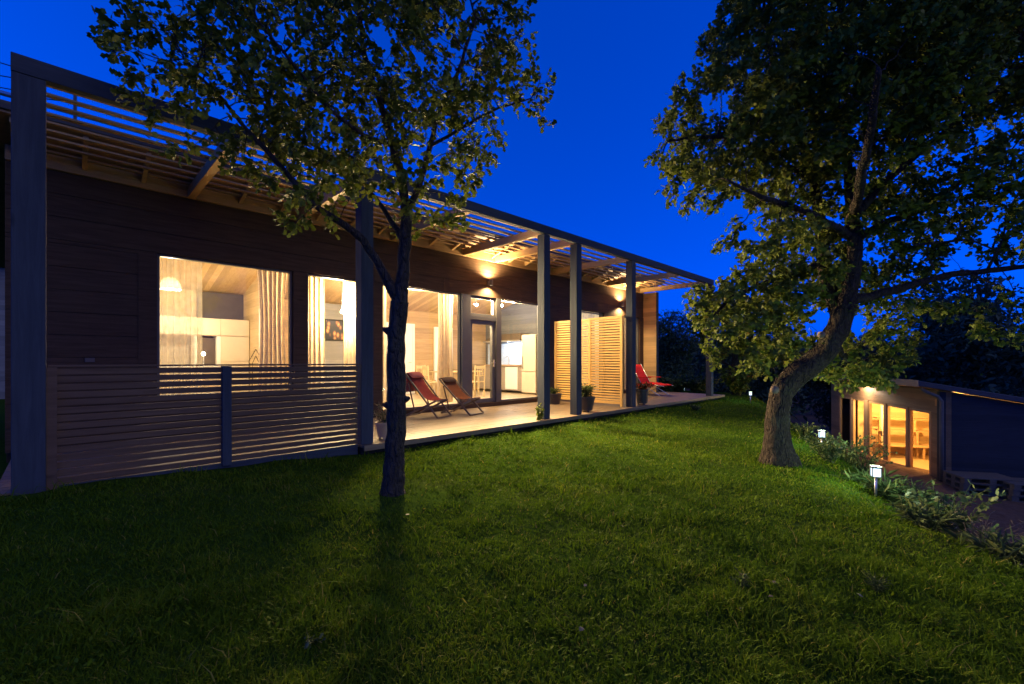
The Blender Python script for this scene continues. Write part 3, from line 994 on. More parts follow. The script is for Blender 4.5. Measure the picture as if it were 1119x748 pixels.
# --- young oak in front of the deck
gl = np.random.default_rng(21)
gz0 = float(ground_z(2.31, 3.98))
D1 = 4.45
def tp(l): return [at(a, b, c) for a, b, c in l]
trunk = [(2.31, 3.98, gz0 - 0.1)] + tp([(428, 535, D1), (431, 500, D1), (433, 460, D1), (433, 425, D1), (432, 395, D1), (434, 360, D1), (437, 330, D1)])
right = tp([(437, 330, D1), (441, 295, D1), (443, 265, D1), (444, 235, D1 + .02), (440, 200, D1 + .05), (430, 160, D1 + .1), (420, 125, D1 + .2), (408, 92, D1 + .3), (398, 60, D1 + .35), (392, 10, D1 + .4), (396, -60, D1 + .4)])
left = tp([(437, 330, D1), (425, 310, D1 - .03), (413, 287, D1 - .08), (396, 262, D1 - .15), (370, 242, D1 - .25), (345, 225, D1 - .3), (318, 195, D1 - .35), (292, 165, D1 - .4), (268, 140, D1 - .45), (240, 105, D1 - .5), (205, 70, D1 - .5)])
br1 = tp([(441, 265, D1), (420, 230, D1 + .2), (395, 198, D1 + .35), (365, 172, D1 + .5), (325, 148, D1 + .6), (290, 120, D1 + .7)])
br2 = tp([(444, 235, D1), (458, 205, D1 + .02), (470, 160, D1 + .1), (480, 120, D1 + .05), (500, 80, D1 - .05), (520, 20, D1 - .1)])
br3 = tp([(470, 160, D1 + .1), (505, 140, D1 + .2), (545, 118, D1 + .25), (580, 108, D1 + .3)])
br4 = tp([(430, 160, D1 + .1), (400, 150, D1 - .2), (360, 120, D1 - .4), (320, 70, D1 - .6), (280, 20, D1 - .7)])
polys = [(trunk, [.17, .105, .092, .086, .092, .082, .08, .078], None),
         (right, [.07, .058, .054, .05, .042, .036, .032, .028, .024, .02, .012], (0, 7)),
         (left, [.06, .046, .042, .036, .03, .026, .023, .02, .017, .013, .008], (0, 7)),
         (br1, [.03, .024, .021, .018, .014, .008], (1, 2)), (br2, [.035, .03, .025, .021, .016, .01], (1, 3)),
         (br3, [.018, .014, .011, .007], (4, 2)), (br4, [.024, .02, .017, .013, .008], (1, 5))]
att = blobs([(185, 70, 4.0, 75, 60, .45), (150, 40, 4.0, 45, 35, .3), (235, 130, 4.05, 65, 60, .45), (225, 178, 4.05, 38, 30, .25), (290, 60, 4.2, 90, 70, .7),
             (350, 120, 4.3, 90, 80, .7), (430, 60, 4.5, 110, 90, .9), (500, 60, 4.5, 70, 80, .7), (480, 150, 4.5, 70, 70, .6), (555, 105, 4.7, 52, 38, .35), (590, 108, 4.75, 22, 40, .25),
             (360, 215, 4.2, 60, 42, .45), (320, 235, 4.1, 28, 22, .2), (455, 235, 4.4, 60, 45, .45), (400, 180, 4.4, 70, 50, .5), (280, 165, 4.2, 50, 40, .4), (540, 15, 4.6, 45, 55, .5),
             (340, -60, 4.4, 190, 80, .9), (430, -150, 4.5, 150, 90, .8)], gl, 360)
wobt = bark_wob(9, .10)
t = tree('young_oak', 'slim dark forked oak standing on the lawn in front of the terrace', 'tree', polys, att, 0.07, 0.095, 90, 3, M['bark_dark'], M['leaf'], 19500, (0.05, 0.095), 0.0028, 2.3, wobt)
tr = [c for c in t.children if c.name.startswith('trunk')][0]
for (px, py, dx, dz) in [(424, 362, -1, .3), (444, 437, 1, .2), (422, 443, -1, .1), (421, 533, -1, .1)]:
    c = at(433, py, D1); q = at(px, py, D1)
    dd = RT * dx
    e = MB(); e.tube([c + dd * .03, c + dd * .08, c + dd * .115 + np.array([0, 0, dz * .06]), c + dd * .135 + np.array([0, 0, dz * .1])], [.055, .042, .026, .012], 10, True, None)
    obj('branch_stub', e, M['bark_dark'], t, smooth=True)

# --- big old oak on the right
gb = np.random.default_rng(8)
D2 = 6.1
bx = at(852, 505, D2)
gz1 = float(ground_z(bx[0], bx[1]))
trunk = [(bx[0], bx[1], gz1 - 0.15)] + tp([(850, 490, D2), (849, 470, D2), (850, 450, D2), (856, 428, D2), (869, 411, D2 - .02), (887, 398, D2 - .05), (904, 382, D2 - .1), (916, 360, D2 - .1), (924, 333, D2 - .1)])
stemR = tp([(924, 330, D2 - .1), (932, 300, D2 - .1), (934, 270, D2 - .1), (932, 240, D2 - .05), (928, 200, D2), (920, 150, D2 + .1), (912, 100, D2 + .2), (915, 40, D2 + .3), (920, -60, D2 + .3)])
stemL = tp([(918, 350, D2 - .1), (906, 315, D2 + .1), (900, 285, D2 + .2), (898, 250, D2 + .3), (890, 200, D2 + .4), (870, 140, D2 + .5), (845, 80, D2 + .6), (835, 10, D2 + .6)])
limbR = tp([(924, 330, D2 - .1), (950, 325, D2 - .1), (975, 318, D2 - .15), (1005, 309, D2 - .2), (1040, 300, D2 - .25), (1080, 296, D2 - .3), (1125, 291, D2 - .4), (1180, 280, D2 - .5)])
limbL = tp([(934, 262, D2 - .1), (912, 248, D2 - .3), (890, 236, D2 - .45), (865, 226, D2 - .6), (835, 217, D2 - .7), (800, 200, D2 - .8)])
limbLL = tp([(900, 285, D2 + .2), (870, 300, D2 + .1), (835, 310, D2 - .05), (800, 325, D2 - .1), (775, 350, D2 - .1)])
limbU = tp([(932, 240, D2 - .05), (960, 205, D2 - .2), (1000, 170, D2 - .3), (1050, 130, D2 - .4), (1100, 90, D2 - .5)])
limbU2 = tp([(932, 262, D2 - .1), (965, 245, D2 + .1), (1000, 232, D2 + .2), (1050, 200, D2 + .2), (1110, 180, D2 + .1)])
limbLU = tp([(890, 200, D2 + .4), (850, 175, D2 + .2), (805, 150, D2), (765, 150, D2 - .1), (730, 155, D2 - .2)])
low = tp([(909, 372, D2 - .1), (925, 392, D2 + .4), (935, 402, D2 + .8), (950, 408, D2 + 1.1)])
limbF = tp([(932, 240, D2 - .05), (940, 200, D2 - .7), (950, 150, D2 - 1.2), (960, 80, D2 - 1.6)])
polys = [(trunk, [.29, .18, .142, .130, .136, .15, .138, .13, .125, .12], None),
         (stemR, [.105, .085, .078, .068, .056, .045, .034, .024, .014], (0, 9)), (stemL, [.10, .085, .08, .07, .06, .05, .035, .02], (0, 8)),
         (limbR, [.08, .056, .05, .044, .038, .033, .028, .022], (0, 9)), (limbL, [.06, .05, .043, .036, .028, .015], (1, 2)),
         (limbLL, [.045, .036, .03, .022, .012], (2, 2)), (limbU, [.06, .05, .042, .03, .018], (1, 3)), (limbU2, [.055, .045, .036, .025, .014], (1, 2)),
         (limbLU, [.045, .036, .03, .022, .012], (2, 4)), (low, [.05, .03, .02, .012], (0, 7)), (limbF, [.06, .05, .04, .025], (1, 3))]
att = blobs([(800, 135, 6.0, 80, 75, .9), (745, 165, 5.9, 38, 48, .4), (770, 215, 5.8, 34, 28, .35), (850, 60, 6.2, 85, 85, 1.1), (930, 40, 6.2, 90, 80, 1.2), (1030, 40, 6.0, 100, 70, 1.1),
             (1090, 110, 5.8, 60, 70, .8), (1010, 120, 5.9, 70, 60, .8), (940, 150, 5.9, 85, 60, 1.0), (860, 160, 6.2, 75, 65, .9), (1040, 190, 5.9, 85, 45, .7), (1070, 60, 6.3, 90, 80, .8), (990, 200, 6.2, 60, 45, .6), (1105, 200, 5.8, 40, 36, .5),
             (840, 265, 5.8, 55, 50, .6), (868, 340, 5.75, 36, 36, .35), (990, 350, 6.2, 40, 24, .4), (985, 240, 5.9, 45, 30, .4), (1060, 240, 6.0, 40, 25, .4), (940, 395, 6.6, 50, 32, .5), (965, 365, 6.7, 52, 38, .5), (985, 300, 6.4, 45, 30, .5), (915, 300, 6.6, 48, 42, .5), (880, 245, 6.5, 50, 40, .5), (945, 300, 6.6, 35, 35, .4), (815, 385, 6.2, 45, 26, .4), (1010, 350, 6.4, 45, 26, .4), (800, 300, 5.9, 42, 38, .5), (790, 340, 5.95, 48, 38, .45), (840, 355, 6.1, 60, 42, .5), (880, 300, 6.3, 60, 55, .6), (925, 395, 7.0, 45, 32, .4), (955, 415, 7.1, 35, 12, .2),
             (985, 265, 6.2, 50, 38, .5), (960, 350, 6.5, 50, 34, .45), (895, 375, 6.6, 40, 30, .4), (960, 250, 6.2, 40, 40, .5), (1100, 350, 5.7, 40, 34, .35), (1120, 250, 5.7, 24, 26, .3),
             (900, -70, 6.2, 150, 70, 1.2), (1040, -70, 6.0, 120, 70, 1.0), (1180, 60, 5.8, 70, 120, .9), (1190, 260, 5.6, 50, 70, .6), (1000, 60, 5.2, 90, 80, .6), (880, 110, 5.5, 80, 70, .5)], gb, 180, -0.26, 1.5)
wobb = bark_wob(7, .12)
t = tree('old_oak', 'big gnarled oak with a leaning trunk and thick dark crown on the lawn', 'tree', polys, att, 0.10, 0.14, 90, 5, M['bark_old'], M['leaf_dk'], 92000, (0.05, 0.105), 0.0035, 2.3, wobb, None)
e = MB()
c = at(846, 426, D2 - .2)
e.tube([c, c - FW * .03 - RT * .01, c - FW * .06 - RT * .02], [.05, .05, .035], 12, True, wobb)
kn = m_plain('weathered_cut_wood', (0.12, 0.09, 0.065), 0.8, 0.2, 30)
obj('cut_knot', e, kn, t, smooth=True); e = MB()
c = at(896, 366, D2 - .28); e.tube([c, c - FW * .03, c - FW * .06], [.04, .04, .03], 12, True, wobb)
obj('cut_knot', e, kn, t, smooth=True)
# bare dead twigs above the long limb
e = MB(); r = random.Random(3)
for a, b, c_ in [((1078, 297), (1096, 262), (1099, 243)), ((1099, 262), (1108, 250), (1119, 244)), ((1000, 268), (1060, 262), (1108, 282)), ((1045, 266), (1050, 250), (1048, 238)), ((1060, 300), (1090, 312), (1110, 322)), ((1020, 292), (1012, 278), (1016, 262)), ((1090, 290), (1085, 270), (1092, 252))]:
    q = tp([(*a, D2 - .3), (*b, D2 - .3 + r.uniform(-.15, .15)), (*c_, D2 - .3 + r.uniform(-.25, .25))])
    e.tube(q, [.018, .013, .006], 6)
obj('dead_branch', e, M['bark_dark'], t, smooth=True)
# ------------------------------------------------------------------ small tree behind the terrace end
c0 = np.array([17.9, 6.0, float(ground_z(17.9, 6.0))])
gs = np.random.default_rng(31)
DD = 16.9
trunk = [tuple(c0 + np.array([0, 0, -.1]))] + tp([(803, 425, DD), (801, 408, DD), (803, 390, DD), (797, 372, DD), (795, 345, DD)])
b1 = tp([(801, 404, DD), (788, 394, DD), (770, 386, DD)])
b2 = tp([(803, 390, DD), (815, 375, DD), (830, 360, DD)])
att = blobs([(800, 350, DD, 45, 35, 1.2), (825, 372, DD, 32, 24, 1.0), (780, 380, DD, 20, 14, .6), (850, 385, DD, 26, 20, .8)], gs, 26)
tree('small_tree', 'small tree with a thin pale trunk beyond the far end of the terrace', 'tree', [(trunk, [.17, .15, .13, .10, .07, .04], None), (b1, [.05, .035, .02], (0, 2)), (b2, [.06, .04, .02], (0, 3))],
     att, 0.25, 0.3, 40, 9, M['bark_old'], M['leaf'], 4200, (0.12, 0.22), 0.01)

# ------------------------------------------------------------------ far wooded hill and nearer background trees
def far_tree_mesh(seed, n=2600, h=9.0, w=3.4):
    g = np.random.default_rng(seed)
    c = []
    for k in range(11):
        u = g.uniform(0.25, 1)
        a = g.uniform(0, 6.28); rr = w * (1.05 - u * 0.75) * g.uniform(0.2, 0.8)
        c.append((rr * math.cos(a), rr * math.sin(a), h * u * 0.86, w * g.uniform(.32, .6)))
    P = []; 
    for (x, y, z, s) in c:
        q = g.normal(size=(n // 11, 3)); q /= np.linalg.norm(q, axis=1, keepdims=True)
        q *= g.uniform(.45, 1.05, (len(q), 1)); P.append(np.array([x, y, z]) + q * np.array([s, s, s * .85]))
    P = np.concatenate(P); D = g.normal(size=P.shape) + np.array([0, 0, -.3])
    return P, D, g
def far_leaves(name, P, D, g, mt, parent, s0, s1):
    return leaves_mesh(name, P, D, g.uniform(s0, s1, len(P)), mt, parent, True, g=g)
spots = [(27, 13, 9.5, 'dark tree beyond the terrace end, just right of the log end wall'), (29.5, 10.4, 8, 'dark tree in the gap between the last terrace post and the log end wall'), (31, 7.6, 9, 'dark tree behind the small tree past the terrace'),
         (33, 4.2, 8.5, 'dark tree behind the leaning trunk of the old oak'), (34, -.5, 9, 'dark tree rising behind the left end of the cabin roof'), (33, -5.2, 8.5, 'dark tree rising behind the middle of the cabin roof'), (31, -9.0, 8.8, 'dark tree rising behind the right end of the cabin roof'), (30.0, -13.2, 8.5, 'dark tree behind the blue side wall of the cabin, at the edge of the picture')]
protos = []
for k, (x, y, h, lab) in enumerate(spots):
    z = float(ground_z(x, y))
    t = thing('background_tree', lab, 'tree', (x, y, z), k * 1.3, 'dark trees in the background')
    if k < 3:
        P, D, g_ = far_tree_mesh(50 + k, 11000, 7.2, 2.9)
        cr = far_leaves('crown', P, D, g_, M['leaf_far'], None, .13, .27)
        cr.parent = t
        tm = MB(); tm.tube([(0, 0, -.3), (.05, .1, 2), (0, .1, 4.5), (.1, 0, 6.2)], [.17, .14, .09, .03], 8)
        tk = obj('trunk', tm, M['bark_dark'], t, True, smooth=True)
        protos.append((cr, tk))
    else:
        for q in protos[k % 3]:
            c = q.copy(); COL.objects.link(c); c.parent = t
    s = h / 8.6
    s *= .8 if y > 9 else (1.05 if y > 3 else 1.5)
    t.scale = (s * 1.15, s * 1.15, s)
gf = np.random.default_rng(77)
P = []; D = []
for k in range(420):
    a = gf.uniform(-62, 52); d = gf.uniform(42, 190)
    ang = R(45 - a); x = d * math.cos(ang); y = d * math.sin(ang)
    z = float(ground_z(x, y)); h = gf.uniform(5, 8.5)
    n = 260
    q = gf.normal(size=(n, 3)); q /= np.linalg.norm(q, axis=1, keepdims=True); q *= gf.uniform(.3, 1.0, (n, 1)); q[:, 2] = q[:, 2] * h * .5 + h * .5
    q[:, :2] *= h * .36 * (1.1 - .55 * q[:, 2:3] / h)
    P.append(q + np.array([x, y, z - .3])); D.append(gf.normal(size=(n, 3)))
P = np.concatenate(P); D = np.concatenate(D)
w_ = leaves_mesh('far_wood', P, D, gf.uniform(.7, 1.3, len(P)), M['leaf_far'], None, True, g=gf)
tag(w_, 'dark wooded hillside far behind the house and cabin', 'wood', kind='stuff')

# ------------------------------------------------------------------ cabin on the lower ground
th = math.atan2(.489, .872)
CB = thing('garden_cabin', 'small wooden garden cabin with lit yellow glazing on the slope below', 'cabin', (17.8, .68, -2.4), th)
cb_wood = m_wood('cabin_log', (0.19, 0.105, 0.052), (0.29, 0.175, 0.09), 'x', 0.6, board=('z', 0.16))
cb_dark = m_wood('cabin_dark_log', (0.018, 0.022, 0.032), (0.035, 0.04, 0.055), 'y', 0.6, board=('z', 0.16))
cb_in = m_wood('cabin_inside_pine', (0.58, 0.37, 0.15), (0.72, 0.50, 0.24), 'x', 0.5, board=('z', 0.12))
ZT = 2.02                                    # head of the glazing (local)
e = MB()
e.box(-0.75, 6.9, -0.12, 0.0, ZT + 0.08, 2.72); e.box(-0.75, -0.10, -0.12, 0.0, -.5, ZT + 0.078); e.box(6.05, 6.9, -0.12, 0.0, -.5, ZT + 0.078)
e.box(-0.1, 6.05, -0.12, 0.0, -.5, 0.0)
obj('front_wall', e, cb_wood, CB, True)
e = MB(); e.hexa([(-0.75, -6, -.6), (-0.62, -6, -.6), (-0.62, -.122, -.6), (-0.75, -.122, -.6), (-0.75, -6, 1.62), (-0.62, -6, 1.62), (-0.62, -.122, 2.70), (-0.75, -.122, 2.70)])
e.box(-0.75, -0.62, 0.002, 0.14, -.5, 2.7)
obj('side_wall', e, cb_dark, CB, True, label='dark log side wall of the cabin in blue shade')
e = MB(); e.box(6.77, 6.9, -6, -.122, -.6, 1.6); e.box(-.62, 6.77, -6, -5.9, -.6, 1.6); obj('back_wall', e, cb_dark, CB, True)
e = MB(); e.box(-.62, 6.77, -3.2, -3.1, 0.0, 2.1); e.box(-.62, 6.77, -3.1, -.122, -.04, 0.0); obj('interior_wall', e, cb_in, CB, True)
for a in (4.9, -.3):
    e = MB(); e.box(a, a + .08, -3.1, -.2, 0, 2.05); obj('partition_wall', e, cb_in, CB, True)
e = MB(); e.hexa([(-0.95, -6.3, 1.60), (7.1, -6.3, 1.60), (7.1, .72, 2.86), (-0.95, .72, 2.86), (-0.95, -6.3, 1.74), (7.1, -6.3, 1.74), (7.1, .72, 3.0), (-0.95, .72, 3.0)])
cr = obj('roof', e, M['roof'], CB, True, bevel=.01)
e = MB(); e.hexa([(-0.9, -.1, 2.715), (7.05, -.1, 2.715), (7.05, .69, 2.845), (-0.9, .69, 2.845), (-0.9, -.1, 2.73), (7.05, -.1, 2.73), (7.05, .69, 2.858), (-0.9, .69, 2.858)])
obj('soffit', e, m_wood('cabin_soffit', (0.42, 0.26, 0.12), (0.56, 0.37, 0.19), 'x', .6, board=('y', .1)), cr, True)
e = MB(); e.box(-0.95, 7.1, .722, .745, 2.84, 3.02); obj('fascia', e, m_wood('cabin_fascia', (0.34, 0.21, 0.11), (0.46, 0.3, 0.16), 'x', .6), cr, True)
for t0, t1, kind in [(5.1, 6.0, 'tinted'), (3.95, 4.85, 'clear'), (2.55, 3.55, 'door'), (1.2, 2.3, 'clear'), (0.0, 1.0, 'clear')]:
    z0 = 0.02
    e = MB(); fr = .085; y0, y1 = -.09, -.01
    e.box(t0 - .06, t0 + fr - .06, y0, y1, z0, ZT + .076); e.box(t1 - fr + .06, t1 + .06, y0, y1, z0, ZT + .076); e.box(t0 + fr - .06, t1 - fr + .06, y0, y1, ZT, ZT + .076); e.box(t0 + fr - .06, t1 - fr + .06, y0, y1, z0, z0 + .1)
    w = obj('door' if kind == 'door' else 'window', e, m_wood('cabin_frame', (0.36, 0.21, 0.09), (0.5, 0.31, 0.15), 'z', .5) if t0 == 5.1 else bpy.data.materials['cabin_frame'], CB, True, bevel=.004)
    q = MB(); q.box(t0 + .02, t1 - .02, -.055, -.045, z0 + .09, ZT + .01); obj('pane', q, M['glass_dk'] if kind == 'tinted' else M['glass'], w, True)
    if kind == 'door':
        q = MB(); q.box(t0 + .06, t0 + .085, -.01, .035, .95, 1.12); obj('handle', q, M['steel'], w, True)
for a, b in [(1.06, 1.14), (2.36, 2.49), (3.61, 3.89), (4.91, 5.04)]:
    e = MB(); e.box(a, b, -.11, .012, -.1, ZT + .076); obj('post', e, bpy.data.materials['cabin_frame'], CB, True)
e = MB(); e.tube([(-.80, .60, 2.80), (-.84, .50, 2.70), (-.86, .25, 2.58), (-.86, .16, 2.45), (-.86, .16, 1.5), (-.86, .16, .3)], .045, 10)
obj('downpipe', e, M['grey_frame'] if False else m_plain('painted_pipe', (.10, .095, .09), .6), CB, True, smooth=True)
e = MB(); e.box(-.5, -.36, .003, .05, 2.28, 2.46); obj('junction_box', e, m_plain('orange_box', (0.42, 0.2, 0.07), .5), CB, True, bevel=.006)
cbg = m_emit('cool_lamp_glow', (0.75, 0.85, 1.0), 30)
def cabl(x, y, z):
    c_, s_ = math.cos(th), math.sin(th)
    return (17.8 + x * c_ - y * s_, .68 + x * s_ + y * c_, -2.4 + z)
sl = thing('spotlight', 'small bright white spotlight under the cabin eave', 'spotlight', cabl(3.6, .35, 2.74), th)
e = MB(); e.lathe([(0, .05), (.035, .05), (.035, -.03), (.03, -.03), (0, -.028)], (0, 0, 0), 14); obj('lamp_body', e, M['alu'], sl, True)
e = MB(); e.lathe([(.05, -.036), (0, -.04)], (0, 0, 0), 14); obj('lens', e, cbg, sl, True)
l_ = lamp('eave_light', (0, 0, 0), 40, (1, .80, .55), .03, 'SPOT', None, None, R(172), .3); l_.parent = sl; l_.location = (0, 0, -.06)
def cab_lamp(name, label, x, y, z, p, col):
    t = thing(name, label, 'lamp', cabl(x, y, z), th)
    e = MB(); e.lathe([(0, .12), (.02, .12), (.05, .05), (.09, -.06), (.085, -.06), (.045, .045), (0, .05)], (0, 0, 0), 16); obj('lamp_shade', e, M['white'], t, True, smooth=True)
    e = MB(); e.lathe([(0, .03), (.028, .0), (.028, -.03), (0, -.05)], (0, 0, 0), 12); obj('bulb', e, glow, t, True, smooth=True)
    e = MB(); e.tube([(0, 0, .12), (0, 0, 2.62 - z - .2 if False else .12 + .02)], .006, 6); obj('cord', e, M['dark'], t, True)
    l_ = lamp('bulb_light', (0, 0, 0), p, col, .06, 'POINT'); l_.parent = t; l_.location = (0, 0, -.08)
cab_lamp('ceiling_lamp', 'ceiling lamp behind the right hand glazing of the cabin', 1.3, -1.3, 1.95, 130, (1, .54, .15))
cab_lamp('ceiling_lamp', 'ceiling lamp behind the glazed cabin door', 3.3, -1.0, 2.0, 130, (1, .60, .20))
cb_fr = m_wood('bench_wood', (0.34, 0.19, 0.07), (0.46, 0.28, 0.12), 'x', .6)
bn = thing('sauna_bench', 'stepped pale wooden bench inside the lit cabin', 'bench', cabl(4.1, -1.75, 0), th + math.pi / 2)
for k, (y0, y1, z) in enumerate([(-.45, .45, .45), (-.45, .05, .95), (-.45, -.1, 1.4)]):
    e = MB()
    for j in range(int((y1 - y0) / .11)): e.box(-1.2, 1.2, y0 + j * .11, y0 + j * .11 + .09, z - .03, z)
    obj('shelf', e, cb_fr, bn, True)
    for x in (-1.1, 0, 1.1):
        e = MB(); e.box(x - .03, x + .03, y1 - .1 - .003 * k, y1 - .05 - .003 * k, 0, z - .031); obj('leg', e, cb_fr, bn, True)
ct = thing('curtain', 'white curtain gathered behind the cabin door glass', 'curtain', cabl(2.9, -.35, 0), th)
e = MB(); e.sheet([[(x * .6 - .3 * 0, .04 * math.sin(x * 26), z) for x in np.linspace(0, 1, 40) * (1 if z > 1.2 else .6 + .33 * z)] for z in np.linspace(.5, 1.95, 12)]); obj('cloth', e, M['sheer'], ct, True, smooth=True)

# pallets beside the cabin
def pallet_parts(t):
    e = MB()
    for k in range(7): e.box(-.6, .6, -.4 + k * .117, -.4 + k * .117 + .095, .122, .144)
    obj('deck_slats', e, pal, t, True)
    e = MB()
    for x in (-.6, -.07, .46): e.box(x, x + .14, -.4, .4, .10, .1215)
    for x in (-.6, -.07, .46):
        for y in (-.4, -.07, .26): e.box(x, x + .14, y, y + .14, .022, .0995)
    for y in (-.4, -.07, .26): e.box(-.6, .6, y, y + .14, 0, .0215)
    obj('blocks', e, pal, t, True)
pal = m_wood('pallet_wood', (0.09, 0.075, 0.062), (0.15, 0.125, 0.105), 'x', .8)
pp = cabl(-1.55, -.35, 0); pz = float(ground_z(pp[0], pp[1])) + .02
pz = -2.35
lev = ['lowest', 'middle', 'top']
bp = None
for st, (px_, D_) in enumerate([(1072, 11.7), (1126, 11.2)]):
    q = at(px_, 530, D_)
    gzq = float(ground_z(q[0], q[1]))
    for k in range(3):
        lab = '%s pallet of the stack %s beside the cabin side wall' % (lev[k], ['nearer the cabin corner', 'farther from the cabin corner'][st])
        t = thing('wooden_pallet', lab, 'pallet', (q[0], q[1], gzq + .02 + k * .146), th + math.pi / 2 + (.03 * k - .02), 'wooden pallets beside the cabin')
        if bp is None: pallet_parts(t); bp = t
        else:
            for ch_ in list(bp.children):
                c = ch_.copy(); COL.objects.link(c); c.parent = t

# ------------------------------------------------------------------ solar garden lamps
sg = m_emit('solar_glow', (0.62, 0.86, 1.0), 0.55)
def solar(px, py, D, h, label, p=1.0, group='solar lamps along the edge of the lawn'):
    q = at(px, py, D); x, y = q[0], q[1]; z = float(ground_z(x, y))
    t = thing('solar_lamp', label, 'garden lamp', (x, y, z), 0.4, group)
    e = MB(); e.tube([(0, 0, -.05), (0, 0, h * .68)], .013, 8); obj('stake', e, M['alu'], t, True, smooth=True)
    e = MB(); e.box(-.036, .036, -.036, .036, h * .70, h * .70 + .09); obj('lens', e, sg, t, True, bevel=.004)
    e = MB(); e.box(-.043, .043, -.043, .043, h * .685, h * .70 - .001); e.box(-.047, .047, -.047, .047, h * .70 + .092, h * .70 + .112)
    for sx in (-1, 1):
        for sy in (-1, 1): e.box(sx * .0405 - .0035, sx * .0405 + .0035, sy * .0405 - .0035, sy * .0405 + .0035, h * .70, h * .70 + .091)
    obj('lamp_head', e, M['steel_dk'], t, True)
    l_ = lamp('solar_light', (0, 0, 0), p, (.66, 1.0, .72), .05, 'POINT'); l_.parent = t; l_.location = (0, 0, h * .70 + .17)
    return t
solar(957, 540, 4.95, .33, 'solar garden lamp nearest the camera, by the weeds on the right', 10.0)
solar(898, 493, 7.2, .33, 'solar garden lamp right of the old oak trunk', 8)
solar(820, 438, 14.2, .36, 'solar garden lamp left of the old oak, beyond the terrace corner', 4)
for px, lab in [(739, 'left one of three distant solar lamps behind the terrace end'), (748, 'middle one of three distant solar lamps behind the terrace end'), (759, 'right one of three distant solar lamps behind the terrace end')]:
    q = at(px, 430, 21.5)
    solar(px, 430, 21.5, max(.4, 1.15 - 21.5 * (420 - 394.6 + (px - 739) * -.12) / 492 - float(ground_z(q[0], q[1]))), lab, 4, 'distant solar lamps behind the terrace end')

# ------------------------------------------------------------------ pots and plants
def stems(g, n, h, spread, leaf, per, leafm, t, name='foliage', z0=0.0, size=(.05, .09), droop=.3, stemm=None):
    P = []; D = []; e = MB()
    for k in range(n):
        a = g.uniform(0, 6.28); s = spread * g.uniform(.2, 1); hh = h * g.uniform(.55, 1)
        b0_ = np.array([math.cos(a), math.sin(a), 0]) * spread * .25 * g.uniform(0, 1)
        pts = []
        for u in np.linspace(0, 1, 6):
            pts.append(b0_ + np.array([math.cos(a) * s * u ** 1.6, math.sin(a) * s * u ** 1.6, z0 + hh * (u - droop * u ** 3)]) + g.normal(size=3) * .006)
        e.tube(pts, [.004, .0038, .0034, .003, .0024, .0012], 4)
        for j in range(per):
            u = g.uniform(.15, 1); i = min(4, int(u * 5)); f_ = u * 5 - i
            P.append(pts[i] * (1 - f_) + pts[i + 1] * f_); D.append(g.normal(size=3) + np.array([math.cos(a), math.sin(a), .4]) * .8)
    obj('stem', e, stemm or M['weed'], t, True)
    P = np.array(P); D = np.array(D)
    o = leaves_mesh(name, P, D, g.uniform(size[0], size[1], len(P)), leafm, None, 0 if leaf else 2, g=g)
    o.parent = t
    return o
def pot(loc, r0, r1, h, mt, label, seed, hgt, spread, n, per, leafm, leaf=False, size=(.04, .08), feet=False):
    t = thing('plant_pot', label, 'potted plant', loc)
    e = MB(); e.lathe([(0, 0.0 + .03 * feet), (r0, .03 * feet), (r1, h - .03), (r1 + .012, h - .03), (r1 + .012, h), (r1 - .012, h), (r1 - .02, h - .05), (0, h - .05)], n=28); obj('pot', e, mt, t, True, smooth=False)
    e = MB(); e.lathe([(r1 - .02, h - .045), (r1 * .6, h - .03), (0, h - .025)], n=20); obj('soil', e, M['soil'], t, True)
    if feet:
        e = MB()
        for k in range(3):
            a = k * 2.1; e.tube([(r0 * .8 * math.cos(a), r0 * .8 * math.sin(a), 0), (r0 * .8 * math.cos(a), r0 * .8 * math.sin(a), .031)], .02, 8)
        obj('foot', e, mt, t, True)
    g = np.random.default_rng(seed)
    stems(g, n, hgt, spread, leaf, per, leafm, t, 'plant', h - .04, size)
    return t
pot((3.36, 6.03, 0.0), .085, .12, .25, M['pot_beige'], 'beige pot of wispy dry plant beside the slim tree', 1, .42, .22, 26, 8, M['dry'], False, (.04, .1), True)
pot((9.3, 7.72, 0.0), .15, .21, .28, M['pot_dk'], 'wide dark pot of short grass near the house wall, left of the inner screen', 2, .26, .14, 30, 7, M['weed'], False, (.06, .14))
pot((8.42, 6.04, 0.0), .14, .20, .34, M['pot_dk'], 'dark pot of tall grass at the terrace edge, right of a taupe post', 3, .42, .16, 46, 7, M['weed'], False, (.08, .18), True)
pot((10.85, 5.98, 0.0), .13, .165, .40, M['pot_dk'], 'tall dark pot of red flowers in front of the red lounge chair', 4, .30, .26, 40, 12, M['flower'], True, (.04, .07), True)
cp = thing('climbing_plant', 'young climbing plant at the foot of a taupe post', 'plant', (6.56, Y0 + .02, -.12))
stems(np.random.default_rng(6), 9, .66, .10, True, 16, M['leaf'], cp, size=(.04, .07))

